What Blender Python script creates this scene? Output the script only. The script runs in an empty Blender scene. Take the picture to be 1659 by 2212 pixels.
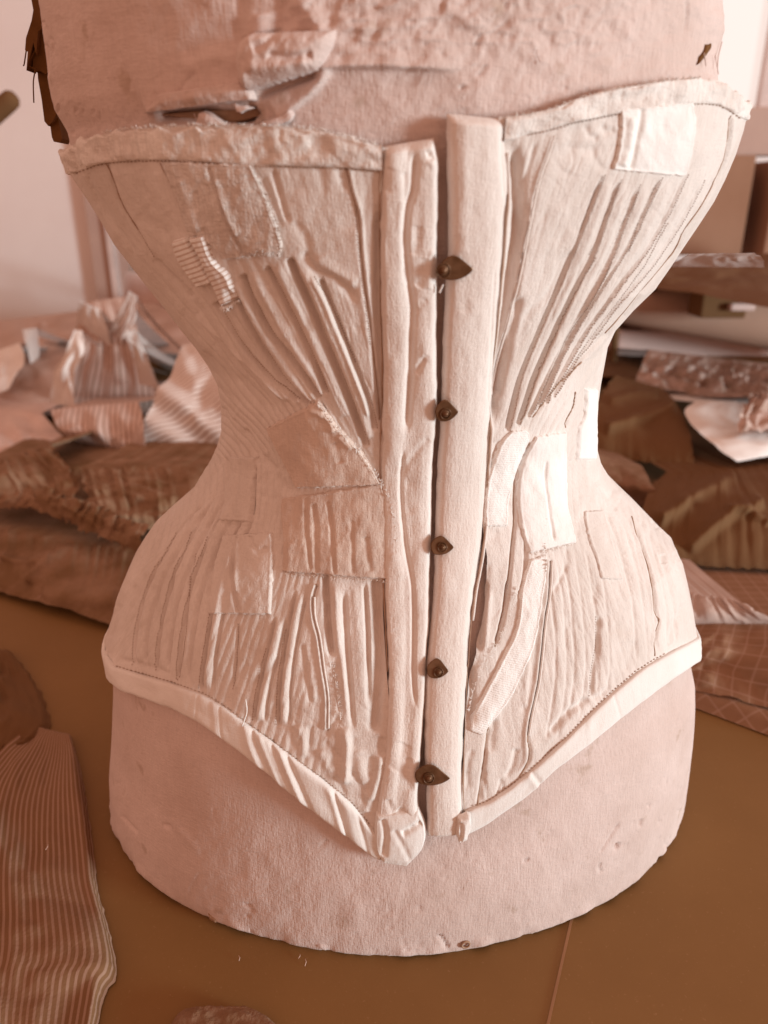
import bpy, math, random
import numpy as np
from mathutils import Vector
random.seed(4); rng = np.random.default_rng(7)
SC = bpy.context.scene
COL = SC.collection

# ------------------------------------------------------------------ camera
F_PX, CX, CY = 1659.0, 829.5, 1106.0            # focal length and centre for a 1659 x 2212 picture
PITCH = math.radians(22.0); CP, SP = math.cos(PITCH), math.sin(PITCH)
CAM = np.array([0.0, -0.43, 0.38])
cam = bpy.data.cameras.new('camera'); cam_o = bpy.data.objects.new('camera', cam); COL.objects.link(cam_o)
cam_o.location = CAM; cam_o.rotation_euler = (math.pi/2 - PITCH, 0, 0)
cam.sensor_fit = 'HORIZONTAL'; cam.sensor_width = 36.0; cam.lens = 36.0
cam.clip_start = 0.02; cam.clip_end = 50
cam.dof.use_dof = True; cam.dof.focus_distance = 0.40; cam.dof.aperture_fstop = 36/3.6
SC.camera = cam_o
# ------------------------------------------------------------------ world and lamps
w = bpy.data.worlds.new('World'); SC.world = w; w.use_nodes = True
bg = w.node_tree.nodes['Background']
bg.inputs[0].default_value = (0.585, 0.318, 0.226, 1); bg.inputs[1].default_value = 1.25
def area(name, loc, target, size, power, color):
    l = bpy.data.lights.new(name, 'AREA'); l.shape = 'RECTANGLE'; l.size = size[0]; l.size_y = size[1]
    l.energy = power; l.color = color
    o = bpy.data.objects.new(name, l); COL.objects.link(o); o.location = loc
    o.rotation_euler = (Vector(target)-Vector(loc)).to_track_quat('-Z', 'Y').to_euler(); return o
area('window_light', (4.55, -2.12, 0.52), (0, 0.1, 0.24), (0.95, 1.05), 272, (0.82, 0.965, 1.0))
SC.view_settings.view_transform = 'Standard'; SC.view_settings.look = 'None'
SC.view_settings.exposure = 0.0; SC.view_settings.gamma = 1.0

# ------------------------------------------------------------------ numeric helpers
def proj(x, y, z):
    d = (y-CAM[1])*CP + (CAM[2]-z)*SP
    return CX+F_PX*x/d, CY+F_PX*((CAM[2]-z)*CP-(y-CAM[1])*SP)/d
def rays(px, py):
    a = (np.asarray(px, float)-CX)/F_PX; b = (np.asarray(py, float)-CY)/F_PX
    return np.stack([a, CP-b*SP, -SP-b*CP], -1)
def on_plane(px, py, z):
    d = rays(px, py); t = (np.asarray(z)-CAM[2])/d[..., 2]; return CAM+d*t[..., None]
def on_depth(px, py, y):
    d = rays(px, py); t = (np.asarray(y)-CAM[1])/d[..., 1]; return CAM+d*t[..., None]
def lattice(ix, iy, seed):
    n = (ix.astype(np.int64)*374761393+iy.astype(np.int64)*668265263+seed*1442695041) & 0x7fffffff
    n = ((n ^ (n >> 13))*1274126177) & 0x7fffffff
    return ((n ^ (n >> 16)) & 0xffff)/32767.5-1.0
def vnoise(x, y, seed=0):
    x, y = np.broadcast_arrays(np.asarray(x, float), np.asarray(y, float))
    ix = np.floor(x); iy = np.floor(y); fx = x-ix; fy = y-iy
    ix = ix.astype(int); iy = iy.astype(int)
    fx = fx*fx*fx*(fx*(fx*6-15)+10); fy = fy*fy*fy*(fy*(fy*6-15)+10)
    a = lattice(ix, iy, seed); b = lattice(ix+1, iy, seed); c = lattice(ix, iy+1, seed); d = lattice(ix+1, iy+1, seed)
    return (a+(b-a)*fx)*(1-fy)+(c+(d-c)*fx)*fy
def fbm(x, y, seed=0, o=4, g=0.5):
    s = 0; a = 1.0
    for k in range(o): s = s+a*vnoise(x*2**k, y*2**k, seed+k*17); a *= g
    return s
def sstep(a, b, x):
    t = np.clip((x-a)/(b-a), 0, 1); return t*t*(3-2*t)
TILE = {'-': (0, 0, 1), '1': (0, 0, 2), '2': (829.5, 0, 2), '3': (78.5, 471.3, 2), '4': (829.5, 471.3, 2), '5': (157, 982, 2),
        '6': (829.5, 982, 2), '7': (157, 1414, 2), '8': (829.5, 1414, 2), 'A': (141.4, 259.2, 4), 'B': (549.8, 259.2, 4),
        'C': (439.9, 746.2, 4), 'D': (1005.4, 746.2, 4), 'E': (981.9, 1256.8, 4), 'F': (549.8, 1256.8, 4)}
def T(tile, *pts):
    x0, y0, k = TILE[tile]; return np.array([(x0+p[0]/k, y0+p[1]/k) for p in pts], float)
def resample(P, n):
    P = np.asarray(P, float); m = len(P)
    if m > 2:                                    # Catmull-Rom smoothing
        Q = np.vstack([2*P[0]-P[1], P, 2*P[-1]-P[-2]]); out = []
        for i in range(m-1):
            p0, p1, p2, p3 = Q[i:i+4]
            for t in np.linspace(0, 1, 9)[:-1]:
                out.append(0.5*((2*p1)+(-p0+p2)*t+(2*p0-5*p1+4*p2-p3)*t*t+(-p0+3*p1-3*p2+p3)*t**3))
        out.append(P[-1]); P = np.array(out)
    L = np.r_[0, np.cumsum(np.hypot(*np.diff(P, axis=0).T))]
    s = np.linspace(0, L[-1], n)
    return np.stack([np.interp(s, L, P[:, 0]), np.interp(s, L, P[:, 1])], -1)

# ------------------------------------------------------------------ body shape (fitted half widths and front depth)
ZK = np.linspace(0, .5, 51); X0 = 0.013
WL = np.array([0.2,.1995,.1983,.1976,.1958,.1939,.1921,.1905,.189,.1873,.1861,.1858,.1867,.1872,.183,.1791,.1749,.1703,.1651,.1584,.1508,.1394,.1273,.1208,.1139,.1086,.1051,.1045,.104,.105,.109,.115,.1225,.1292,.1368,.1441,.1509,.1557,.1609,.1669,.1706,.1715,.1727,.1734,.1728,.1726,.1722,.172,.1719,.1716,.171])
WR = np.array([.1954,.196,.1952,.1944,.1932,.1918,.1906,.1892,.1878,.1864,.185,.1831,.1816,.1819,.1793,.1766,.1734,.1701,.1665,.1615,.1511,.1406,.1295,.119,.1122,.1085,.1069,.1061,.1054,.1056,.1063,.107,.1104,.1185,.1282,.1342,.1397,.1455,.151,.1547,.1577,.1596,.160,.160,.160,.160,.160,.160,.160,.160,.160])
FZ = np.array([.137,.137,.137,.137,.137,.1369,.1366,.136,.1353,.1345,.1336,.1324,.1307,.1282,.1252,.122,.1187,.1154,.1123,.1092,.1063,.1034,.1006,.0979,.0957,.0945,.0947,.0959,.0976,.0994,.1013,.1032,.1051,.1072,.1093,.1114,.1135,.1156,.1177,.1197,.1214,.1228,.124,.125,.126,.1268,.1275,.1278,.128,.128,.128])
inset = sstep(.095, .135, ZK)*.005
MWL = WL-inset; MWR = WR-inset; MFZ = FZ-.0055*sstep(.02, .08, ZK)
MWL[42:] = WL[42:]-.0012
MWR[42:] = [.1500,.1445,.1426,.1437,.1411,.136,.134,.133,.132]
def expo(z): return np.where(z < .06, 1.0-.0*z, 1.0)
def tab(k, side, z):
    if k == 'c': return np.where(side < 0, np.interp(z, ZK, WL), np.interp(z, ZK, WR)), np.interp(z, ZK, FZ)
    return np.where(side < 0, np.interp(z, ZK, MWL), np.interp(z, ZK, MWR)), np.interp(z, ZK, MFZ)
def body(th, z, k='c'):
    W, F = tab(k, th, z)
    sq = 1-.05*np.where(th > 0, 1, 0)*sstep(.09, .0, z)*np.abs(np.sin(2*th))*np.where(np.cos(th) > 0, 1, 0)
    return np.stack([X0+W*np.sin(th)*sq, -F*np.cos(th)*sq, z+0*th], -1)
def body_n(th, z, k='c'):
    e = 1e-3
    a = body(th+e, z, k)-body(th-e, z, k); b = body(th, z+2e-3, k)-body(th, z-2e-3, k)
    n = np.cross(a, b); return n/np.linalg.norm(n, axis=-1, keepdims=True)
def hit(px, py, k='c'):
    """where the camera ray through a picture point meets the body: angle, height"""
    d = rays(px, py); sh = d.shape[:-1]; d = d.reshape(-1, 3)
    def q(t):
        P = CAM+d*t[:, None]; W, F = tab(k, P[:, 0]-X0, P[:, 2])
        return ((P[:, 0]-X0)/W)**2+(P[:, 1]/F)**2-1
    lo = np.full(len(d), .18); hi = lo.copy(); found = np.zeros(len(d), bool); prev = lo.copy()
    bestq = np.full(len(d), 1e9); bt = lo.copy()
    for t in np.linspace(.2, .75, 70):
        tt = np.full(len(d), t); v = q(tt); new = (v < 0) & ~found
        lo[new] = prev[new]; hi[new] = t; found |= new; prev[:] = t
        m = v < bestq; bestq[m] = v[m]; bt[m] = t
    lo[~found] = bt[~found]; hi[~found] = bt[~found]
    for _ in range(22):
        m = .5*(lo+hi); neg = q(m) < 0; hi = np.where(neg, m, hi); lo = np.where(neg, lo, m)
    P = CAM+d*hi[:, None]; W, F = tab(k, P[:, 0]-X0, P[:, 2])
    th = np.arctan2((P[:, 0]-X0)/W, -P[:, 1]/F)
    return th.reshape(sh), P[:, 2].reshape(sh)

# ------------------------------------------------------------------ relief drawn on the cloth (height in mm over the picture grid)
GW, GH = 1660, 2213
HC = np.zeros((GH, GW), np.float32); HM = np.zeros((GH, GW), np.float32)
YY, XX = np.mgrid[0:GH, 0:GW].astype(np.float32)
def dist_field(P, pad):
    P = resample(P, max(3, int(np.hypot(*np.diff(P, axis=0).T).sum()/14)))
    x0 = max(0, int(P[:, 0].min()-pad)); x1 = min(GW, int(P[:, 0].max()+pad)+1)
    y0 = max(0, int(P[:, 1].min()-pad)); y1 = min(GH, int(P[:, 1].max()+pad)+1)
    X = XX[y0:y1, x0:x1]; Y = YY[y0:y1, x0:x1]
    best = np.full(X.shape, 1e9, np.float32); sg = np.ones_like(best); al = np.zeros_like(best)
    n = len(P)-1
    for i in range(n):
        a, b = P[i], P[i+1]; d = b-a; L = d@d+1e-9
        t = np.clip(((X-a[0])*d[0]+(Y-a[1])*d[1])/L, 0, 1)
        ex = X-a[0]-t*d[0]; ey = Y-a[1]-t*d[1]; D = np.hypot(ex, ey)
        m = D < best
        best[m] = D[m]; sg[m] = np.sign(d[0]*ey-d[1]*ex)[m]; al[m] = ((i+t)/n)[m]
    return (slice(y0, y1), slice(x0, x1)), best, sg, al
def taper(al, e0, e1):
    return sstep(0, e0, al)*sstep(0, e1, 1-al) if (e0 > 0 or e1 > 0) else 1
def stroke(P, a, wd, e0=.12, e1=.12, G=None, wob=.15, pw=2.0):
    if G is None:
        G = HC
        if np.hypot(*np.diff(np.asarray(P, float), axis=0).T).sum() < 105: a *= .5
    s, D, sg, al = dist_field(P, wd*3)
    e = taper(al, max(e0, 1e-3), max(e1, 1e-3))*(1+wob*vnoise(al*9, 0*al, int(abs(P[0][0]*7)) % 999))
    G[s] += (a*e*np.exp(-(D/wd)**pw)).astype(np.float32)
def lap(P, a, L, side, sharp=2.0, e0=.06, e1=.06, G=None):
    """a laid edge: a mm high on one side of the line, fading over L px"""
    G = HC if G is None else G
    s, D, sg, al = dist_field(P, L*3)
    sd = D*sg*side
    G[s] += (a*taper(al, max(e0, 1e-3), max(e1, 1e-3))*sstep(-sharp, sharp, sd)*np.exp(-np.maximum(sd, 0)/L)*(sd > -sharp)).astype(np.float32)
def seam(P, a=.8, wd=3.0, ridge=.5, rw=5, off=5, **k):
    """dark stitched groove with a light rolled edge beside it"""
    stroke(P, -a, wd, **k)
    if ridge:
        P = np.asarray(P, float); d = np.gradient(resample(P, 12), axis=0); n = np.stack([-d[:, 1], d[:, 0]], -1)
        n /= np.linalg.norm(n, axis=1, keepdims=True)
        stroke(resample(P, 12)+n*off, ridge, rw, **k)
def half_noise(f):
    """noise computed on every second grid point, then spread"""
    v = f(XX[::2, ::2], YY[::2, ::2]).astype(np.float32)
    a = np.repeat(v, 2, 0); a[1:-1:2] = .5*(v[:-1]+v[1:]) if a[1:-1:2].shape[0] == len(v)-1 else a[1:-1:2]
    a = a[:GH]; b = np.repeat(a, 2, 1)[:, :GW]; n = b[:, 1:-1:2].shape[1]; b[:, 1:-1:2] = .5*(a[:, :n]+a[:, 1:n+1]) if a.shape[1] > n else b[:, 1:-1:2]
    return b
def fold_map(folds, G):
    m = np.zeros((GH, GW), np.float32)
    for P_, a_, w_ in folds: stroke(P_, a_, w_, .06, .06, G=m)
    return sample(m, G[..., 0], G[..., 1])
def sample(G, px, py):
    x = np.clip(px, 0, GW-2); y = np.clip(py, 0, GH-2); ix = x.astype(int); iy = y.astype(int); fx = x-ix; fy = y-iy
    return (G[iy, ix]*(1-fx)+G[iy, ix+1]*fx)*(1-fy)+(G[iy+1, ix]*(1-fx)+G[iy+1, ix+1]*fx)*fy
def blur(G, r):
    for ax in (0, 1):
        for _ in range(2):
            c = np.cumsum(np.pad(G, [(r+1, r) if a == ax else (0, 0) for a in (0, 1)], mode='edge'), axis=ax, dtype=np.float64)
            n = G.shape[ax]
            G = ((np.take(c, range(2*r+1, 2*r+1+n), ax)-np.take(c, range(0, n), ax))/(2*r+1)).astype(np.float32)
    return G

# ------------------------------------------------------------------ materials
def mat(name, c1, c2=None, rough=.9, scale=14, bump=.25, bscale=900, spot=None, spotamt=0, stretch=(1, 1, 1), rib=None, sheen=.2, bdist=.0004, spotscale=90, stripes=None, metal=0, contrast=(.35, .65), grid=None, grain=(1, 1, 1), ribamt=.10, streak=0, weave=0):
    m = bpy.data.materials.new(name); m.use_nodes = True; t = m.node_tree; N = t.nodes; L = t.links
    b = N['Principled BSDF']; b.inputs['Roughness'].default_value = rough; b.inputs['Metallic'].default_value = metal
    b.inputs['Specular IOR Level'].default_value = .2
    if sheen: b.inputs['Sheen Weight'].default_value = sheen; b.inputs['Sheen Roughness'].default_value = .6
    tc = N.new('ShaderNodeTexCoord'); mp = N.new('ShaderNodeMapping'); mp.inputs['Scale'].default_value = stretch
    L.new(tc.outputs['Object'], mp.inputs[0])
    def noise(sc, det=5, vec=None, r=.6):
        n = N.new('ShaderNodeTexNoise'); n.inputs['Scale'].default_value = sc; n.inputs['Detail'].default_value = det
        n.inputs['Roughness'].default_value = r; L.new(vec or mp.outputs[0], n.inputs[0]); return n
    def ramp(src, a, b_):
        r = N.new('ShaderNodeMapRange'); r.inputs[1].default_value = a; r.inputs[2].default_value = b_; L.new(src, r.inputs[0]); return r.outputs[0]
    def mix(fac, a, bcol):
        x = N.new('ShaderNodeMix'); x.data_type = 'RGBA'; L.new(fac, x.inputs[0])
        for i, c in ((6, a), (7, bcol)):
            if hasattr(c, 'is_linked'): L.new(c, x.inputs[i])
            else: x.inputs[i].default_value = (*c, 1)
        return x.outputs[2]
    c2 = c2 or tuple(v*.8 for v in c1)
    col = mix(ramp(noise(scale).outputs[0], *contrast), c1, c2)
    if streak:                                     # fine thread streaks along the weave
        ms = N.new('ShaderNodeMapping'); ms.inputs['Scale'].default_value = (1, 1, .07); L.new(tc.outputs['Object'], ms.inputs[0])
        fs_ = ramp(noise(900, 3, ms.outputs[0], .7).outputs[0], .42, .70); ml0 = N.new('ShaderNodeMath'); ml0.operation = 'MULTIPLY'; ml0.inputs[1].default_value = streak; L.new(fs_, ml0.inputs[0])
        col = mix(ml0.outputs[0], col, tuple(v*.55 for v in c2))
    if stripes:                                    # woven stripes across the u direction
        freq, sc, width = stripes
        uv = N.new('ShaderNodeSeparateXYZ'); L.new(tc.outputs['UV'], uv.inputs[0])
        def band(o):
            ml = N.new('ShaderNodeMath'); ml.operation = 'MULTIPLY'; ml.inputs[1].default_value = freq; L.new(o, ml.inputs[0])
            fr = N.new('ShaderNodeMath'); fr.operation = 'PINGPONG'; fr.inputs[1].default_value = .5; L.new(ml.outputs[0], fr.inputs[0])
            return ramp(fr.outputs[0], width+.06, width-.06)
        col = mix(band(uv.outputs[0]), col, sc)
        if grid: col = mix(band(uv.outputs[1]), col, sc)
    if spot:
        f = ramp(noise(spotscale, 3).outputs[0], .63, .72); ml = N.new('ShaderNodeMath'); ml.operation = 'MULTIPLY'; ml.inputs[1].default_value = spotamt
        L.new(f, ml.inputs[0]); col = mix(ml.outputs[0], col, spot)
    L.new(col, b.inputs['Base Color'])
    mg = N.new('ShaderNodeMapping'); mg.inputs['Scale'].default_value = grain; L.new(tc.outputs['Object'], mg.inputs[0])
    n1 = noise(bscale, 3, mg.outputs[0])
    hgt = n1.outputs[0]
    if weave:                                      # warp and weft slubs crossing
        mw = N.new('ShaderNodeMapping'); mw.inputs['Scale'].default_value = (.22, .22, 1); L.new(tc.outputs['Object'], mw.inputs[0])
        mv = N.new('ShaderNodeMapping'); mv.inputs['Scale'].default_value = (1, 1, .16); L.new(tc.outputs['Object'], mv.inputs[0])
        s1, s2 = noise(weave, 2, mw.outputs[0]), noise(weave, 2, mv.outputs[0])
        a1 = N.new('ShaderNodeMath'); L.new(s1.outputs[0], a1.inputs[0]); L.new(s2.outputs[0], a1.inputs[1])
        a2 = N.new('ShaderNodeMath'); L.new(a1.outputs[0], a2.inputs[0]); L.new(hgt, a2.inputs[1]); hgt = a2.outputs[0]
    if rib:
        uv2 = N.new('ShaderNodeSeparateXYZ'); L.new(tc.outputs['UV'], uv2.inputs[0])
        ml = N.new('ShaderNodeMath'); ml.operation = 'MULTIPLY_ADD'; ml.inputs[1].default_value = rib*2*math.pi
        L.new(uv2.outputs[0], ml.inputs[0]); nn = noise(160, 2, tc.outputs['Object'])
        m4 = N.new('ShaderNodeMath'); m4.operation = 'MULTIPLY'; m4.inputs[1].default_value = 5; L.new(nn.outputs[0], m4.inputs[0]); L.new(m4.outputs[0], ml.inputs[2])
        sn = N.new('ShaderNodeMath'); sn.operation = 'SINE'; L.new(ml.outputs[0], sn.inputs[0])
        ad = N.new('ShaderNodeMath'); ad.operation = 'MULTIPLY_ADD'; ad.inputs[1].default_value = ribamt; L.new(sn.outputs[0], ad.inputs[0]); L.new(hgt, ad.inputs[2]); hgt = ad.outputs[0]
    bp = N.new('ShaderNodeBump'); bp.inputs['Strength'].default_value = bump; bp.inputs['Distance'].default_value = bdist
    L.new(hgt, bp.inputs['Height']); L.new(bp.outputs[0], b.inputs['Normal'])
    return m
CLOTH = mat('aged_cotton', (.78, .70, .655), (.69, .605, .555), scale=22, bump=.5, bscale=1300, bdist=.0005, spot=(.55, .42, .34), spotamt=.22, spotscale=40, stretch=(1.6, 1.6, .6), grain=(1, 1, .5), streak=.16, weave=1000)
CASING = mat('cotton_twill', (.82, .745, .70), (.75, .66, .61), scale=30, bump=.5, bscale=1100, bdist=.0005, spot=(.6, .47, .40), spotamt=.3, spotscale=36, stretch=(2, 2, .45), grain=(1, 1, .5), streak=.10, weave=1000)
BIND = mat('white_tape', (.84, .80, .77), (.78, .72, .68), scale=24, bump=.4, bscale=1500, weave=1000)
BINDTOP = mat('frayed_tape', (.88, .83, .79), (.74, .65, .60), streak=.35, scale=45, bump=.55, bscale=900, bdist=.0007, weave=1000)
PATCHW = mat('white_patch_cotton', (.88, .85, .82), (.82, .77, .74), scale=40, bump=.5, bscale=1200, weave=1000)
PATCHK = mat('ribbed_patch', (.92, .90, .88), (.85, .81, .78), scale=50, bump=.6, rib=900, bscale=1200, bdist=.0007)
PATCHD = mat('darned_patch', (.82, .745, .70), (.66, .565, .51), streak=.3, scale=60, bump=.8, bscale=1000, bdist=.0008, spot=(.92, .88, .85), spotamt=.85, spotscale=190, stretch=(1, 1, .3), weave=1000)
PATCHR = mat('ribbed_scrap', (.92, .90, .88), (.84, .79, .76), scale=50, bump=.5, stripes=(480, (.60, .46, .39), .17), bscale=1200, bdist=.0011)
PATCHT = mat('tan_patch', (.72, .58, .50), (.62, .49, .42), streak=.2, scale=40, bump=.6, bscale=1200, weave=1000)
FORM = mat('aged_form_cloth', (.71, .565, .52), (.61, .465, .415), scale=20, bump=.5, bscale=600, bdist=.0006, spot=(.40, .27, .19), spotamt=.5, spotscale=60, streak=.16, weave=1000)
FORMIN = mat('papier_mache', (.40, .25, .17), (.30, .17, .10), sheen=0, scale=30, bump=.6, bscale=300, bdist=.0008)
METAL = mat('tarnished_metal', (.17, .085, .045), (.10, .045, .02), rough=.35, metal=.35, scale=200, bump=.15, bscale=500, sheen=0)
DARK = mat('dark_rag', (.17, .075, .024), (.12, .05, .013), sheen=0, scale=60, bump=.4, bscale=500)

# ------------------------------------------------------------------ object helpers
def link(name, me, m, parent=None, kind=None, label=None, cat=None, group=None, smooth=True):
    if m and not me.materials: me.materials.append(m)
    o = bpy.data.objects.new(name, me); COL.objects.link(o)
    if parent: o.parent = parent
    if kind: o['kind'] = kind
    if label: o['label'] = label
    if cat: o['category'] = cat
    if group: o['group'] = group
    return o
def empty(name, loc, label, cat, group=None):
    o = bpy.data.objects.new(name, None); COL.objects.link(o); o['label'] = label; o['category'] = cat
    if group: o['group'] = group
    return o
def grid_mesh(P, uv=None, close_u=False, smooth=True):
    nv, nu = P.shape[:2]
    idx = np.arange(nv*nu).reshape(nv, nu)
    if close_u: idx = np.hstack([idx, idx[:, :1]])
    q = np.stack([idx[:-1, :-1], idx[:-1, 1:], idx[1:, 1:], idx[1:, :-1]], -1).reshape(-1, 4)
    me = bpy.data.meshes.new('mesh'); nf = len(q)
    me.vertices.add(nv*nu); me.vertices.foreach_set('co', np.ascontiguousarray(P, np.float32).ravel())
    me.loops.add(nf*4); me.loops.foreach_set('vertex_index', q.astype(np.int32).ravel())
    me.polygons.add(nf); me.polygons.foreach_set('loop_start', np.arange(0, nf*4, 4, dtype=np.int32))
    me.update(calc_edges=True)
    if uv is not None:
        l = me.uv_layers.new(name='UVMap'); U = uv.reshape(-1, 2)[q.ravel()]
        l.data.foreach_set('uv', np.ascontiguousarray(U, np.float32).ravel())
    me.polygons.foreach_set('use_smooth', np.full(nf, smooth)); me.validate(); return me
def metric_uv(P):
    du = np.linalg.norm(np.diff(P, axis=1), axis=-1).mean(0); dv = np.linalg.norm(np.diff(P, axis=0), axis=-1).mean(1)
    u = np.r_[0, np.cumsum(du)]; v = np.r_[0, np.cumsum(dv)]
    return np.stack(np.broadcast_arrays(u[None, :], v[:, None]), -1)
def poly_mesh(verts, faces, smooth=False):
    me = bpy.data.meshes.new('mesh'); me.from_pydata([tuple(v) for v in verts], [], faces); me.update()
    if smooth: me.polygons.foreach_set('use_smooth', np.ones(len(me.polygons), bool))
    return me
def tube(P, r, n=8, cap=True):
    P = np.asarray(P, float); m = len(P); r = np.broadcast_to(np.asarray(r, float), (m,))
    t = np.gradient(P, axis=0); t /= np.linalg.norm(t, axis=1, keepdims=True)+1e-12
    up = np.array([.3, .2, .93]); a = np.cross(t, up); a /= np.linalg.norm(a, axis=1, keepdims=True); b = np.cross(t, a)
    an = np.linspace(0, 2*np.pi, n, endpoint=False)
    R = P[:, None]+r[:, None, None]*(np.cos(an)[None, :, None]*a[:, None]+np.sin(an)[None, :, None]*b[:, None])
    if cap: R = np.concatenate([np.repeat(P[:1, None], n, 1), R, np.repeat(P[-1:, None], n, 1)], 0)
    return grid_mesh(R, close_u=True)
def box(x0, x1, y0, y1, z0, z1):
    v = [(x, y, z) for x in (x0, x1) for y in (y0, y1) for z in (z0, z1)]
    return poly_mesh(v, [(0, 1, 3, 2), (4, 6, 7, 5), (0, 4, 5, 1), (2, 3, 7, 6), (0, 2, 6, 4), (1, 5, 7, 3)])
def add_bevel(o, w=.003, n=2):
    b = o.modifiers.new('bevel', 'BEVEL'); b.width = w; b.segments = n

# ------------------------------------------------------------------ the setting: table, wall, doorway
TABLE = mat('dark_table_top', (.245, .128, .043), (.222, .114, .037), rough=.62, spot=(.42, .26, .14), spotamt=.22, spotscale=420, scale=9, bump=.12, bscale=700, sheen=0, bdist=.0003)
TABLE.node_tree.nodes['Principled BSDF'].inputs['Specular IOR Level'].default_value = .25
WALL = mat('plaster_wall', (.86, .78, .76), (.82, .73, .71), scale=3, bump=.1, sheen=0)
t_o = link('table_top', box(-2.2, 2.2, -.7, 1.9, -.045, 0), TABLE, kind='structure')
a, b = on_plane([1183, 1229], [2216, 2012], 0)
d = (b-a)/np.linalg.norm(b-a); n = np.array([d[1], -d[0], 0])
p0, p1 = a-d*.25, a+d*2.1
LINE = mat('pale_joint', (.36, .19, .10), rough=.7, sheen=0)
link('joint_strip', poly_mesh([p0-n*.0007, p0+n*.0007, p1+n*.0007, p1-n*.0007, *[q+np.array([0, 0, .0006]) for q in (p0-n*.0007, p0+n*.0007, p1+n*.0007, p1-n*.0007)]],
     [(4, 5, 6, 7), (0, 1, 5, 4), (1, 2, 6, 5), (2, 3, 7, 6), (3, 0, 4, 7)]), LINE, parent=t_o)

# ------------------------------------------------------------------ relief: left half of the corset
S = stroke
seam(T('B', (790, 400), (830, 600), (880, 760), (905, 900), (920, 1150), (960, 1500), (990, 1700), (1015, 1950), (1040, 2200), (1080, 2650)), 1.5, 3.6, .9, 4.5, -6, e0=.02)
lap(T('B', (905, 900), (960, 1500), (1015, 1950), (1060, 2400)), .9, 26, 1, sharp=3)
# sunk strip beside the busk casing
S(T('B', (1060, 700), (1060, 1200), (1065, 1800), (1085, 2400), (1095, 2750)), -3.4, 8, wob=.1)
# fan of cording below the bust
FAN = [([(690, 600), (725, 684), (765, 785), (795, 866), (810, 930)], 2.0, 4.5), ([(622, 556), (655, 629), (690, 709), (733, 812), (762, 886), (792, 966)], 3.4, 6.5),
       ([(574, 575), (612, 647), (650, 722), (682, 790), (706, 850)], 2.4, 5), ([(521, 592), (545, 650), (580, 715), (615, 759), (657, 811), (690, 860)], 2.9, 5.5),
       ([(496, 620), (520, 665), (560, 739), (595, 794), (622, 831), (668, 874)], 2.7, 5.5), ([(462, 652), (500, 710), (522, 741), (560, 784), (602, 829), (642, 866)], 2.0, 4.5)]
for P, a, wd in FAN: S(np.array(P, float), -a*1.35, wd*1.1, .04, .02, wob=.08, pw=3.0)
for k_ in range(len(FAN)-1):                     # rounded cords between the stitched lines
    A_, B_ = resample(np.array(FAN[k_][0], float), 12), resample(np.array(FAN[k_+1][0], float), 12)
    S(.45*A_+.55*B_, 1.0, 9, .08, .03, wob=.08)
S(np.array([(672, 592), (705, 660), (748, 765), (782, 850), (800, 905)], float), 1.3, 6, .06, .05, wob=.05)
S(T('C', (200, 0), (420, 190), (560, 330), (740, 500)), 1.0, 4); lap(T('C', (-80, -250), (120, -80), (420, 190), (560, 330), (740, 500)), 1.4, 20, -1)
S(T('C', (-40, 60), (200, 260), (400, 400), (640, 600)), -1.6, 16)
# the bust panel: soft wrinkles
S(T('B', (400, 1130), (540, 1310), (700, 1370), (900, 1580)), -1.4, 9); S(T('B', (540, 1170), (650, 1290), (900, 1420)), .9, 14)
S(T('B', (330, 880), (430, 1000), (470, 1200)), -.9, 9); S(T('B', (160, 420), (230, 700), (300, 900)), -1.3, 5); S(T('B', (60, 480), (160, 720), (240, 940)), -1.0, 6)
S(T('B', (530, 380), (580, 520), (600, 640)), -.8, 9); S(T('B', (720, 420), (740, 500), (800, 620)), -.9, 6); S(T('B', (250, 560), (420, 590), (640, 640)), -.4, 10)
# side panel and seams
S(T('A', (350, 370), (480, 720), (620, 950), (760, 1190)), -1.0, 3.5); S(T('A', (380, 360), (520, 720), (660, 950), (800, 1190)), .6, 5)
S(T('A', (190, 400), (250, 620), (420, 900), (640, 1180)), -.8, 6); S(T('A', (600, 830), (760, 900), (900, 1010)), -1.0, 12)
S(T('A', (760, 1190), (900, 1340), (1120, 1550)), -1.2, 7); S(T('A', (930, 1380), (1000, 1450), (1100, 1520)), .8, 5)
S(T('A', (780, 430), (820, 640), (900, 830)), .9, 10); S(T('A', (540, 400), (610, 600), (720, 760)), .6, 12); S(T('A', (640, 420), (700, 640), (760, 800)), -.6, 10)
# waist side: crumpled
for P, a, wd in ((T('C', (160, 520), (250, 800), (330, 900)), -1.0, 6), (T('C', (240, 560), (260, 640), (330, 500)), .7, 5), (T('C', (350, 700), (450, 900), (640, 1100)), -1.2, 8),
                 (T('C', (520, 930), (600, 1080), (720, 1250)), -1.6, 8), (T('C', (200, 950), (190, 1200), (130, 1400)), -1.4, 5), (T('C', (440, 1020), (430, 1300), (420, 1500)), -1.3, 5),
                 (T('C', (440, 1270), (620, 1340), (660, 1300)), -1.0, 7), (T('C', (530, 1480), (440, 1600), (400, 1620)), .9, 8), (T('C', (640, 1420), (660, 1600), (640, 1700)), -1.1, 7),
                 (T('C', (140, 1540), (300, 1560), (420, 1580)), -1.2, 5), (T('C', (0, 1230), (120, 1100), (180, 1000)), -.9, 7), (T('C', (0, 1700), (120, 1580), (160, 1540)), .8, 8),
                 (T('C', (160, 1620), (80, 1860), (40, 2200)), -1.5, 6), (T('C', (560, 1080), (700, 1260), (800, 1200)), -.8, 6)):
    S(P, a, wd)
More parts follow.
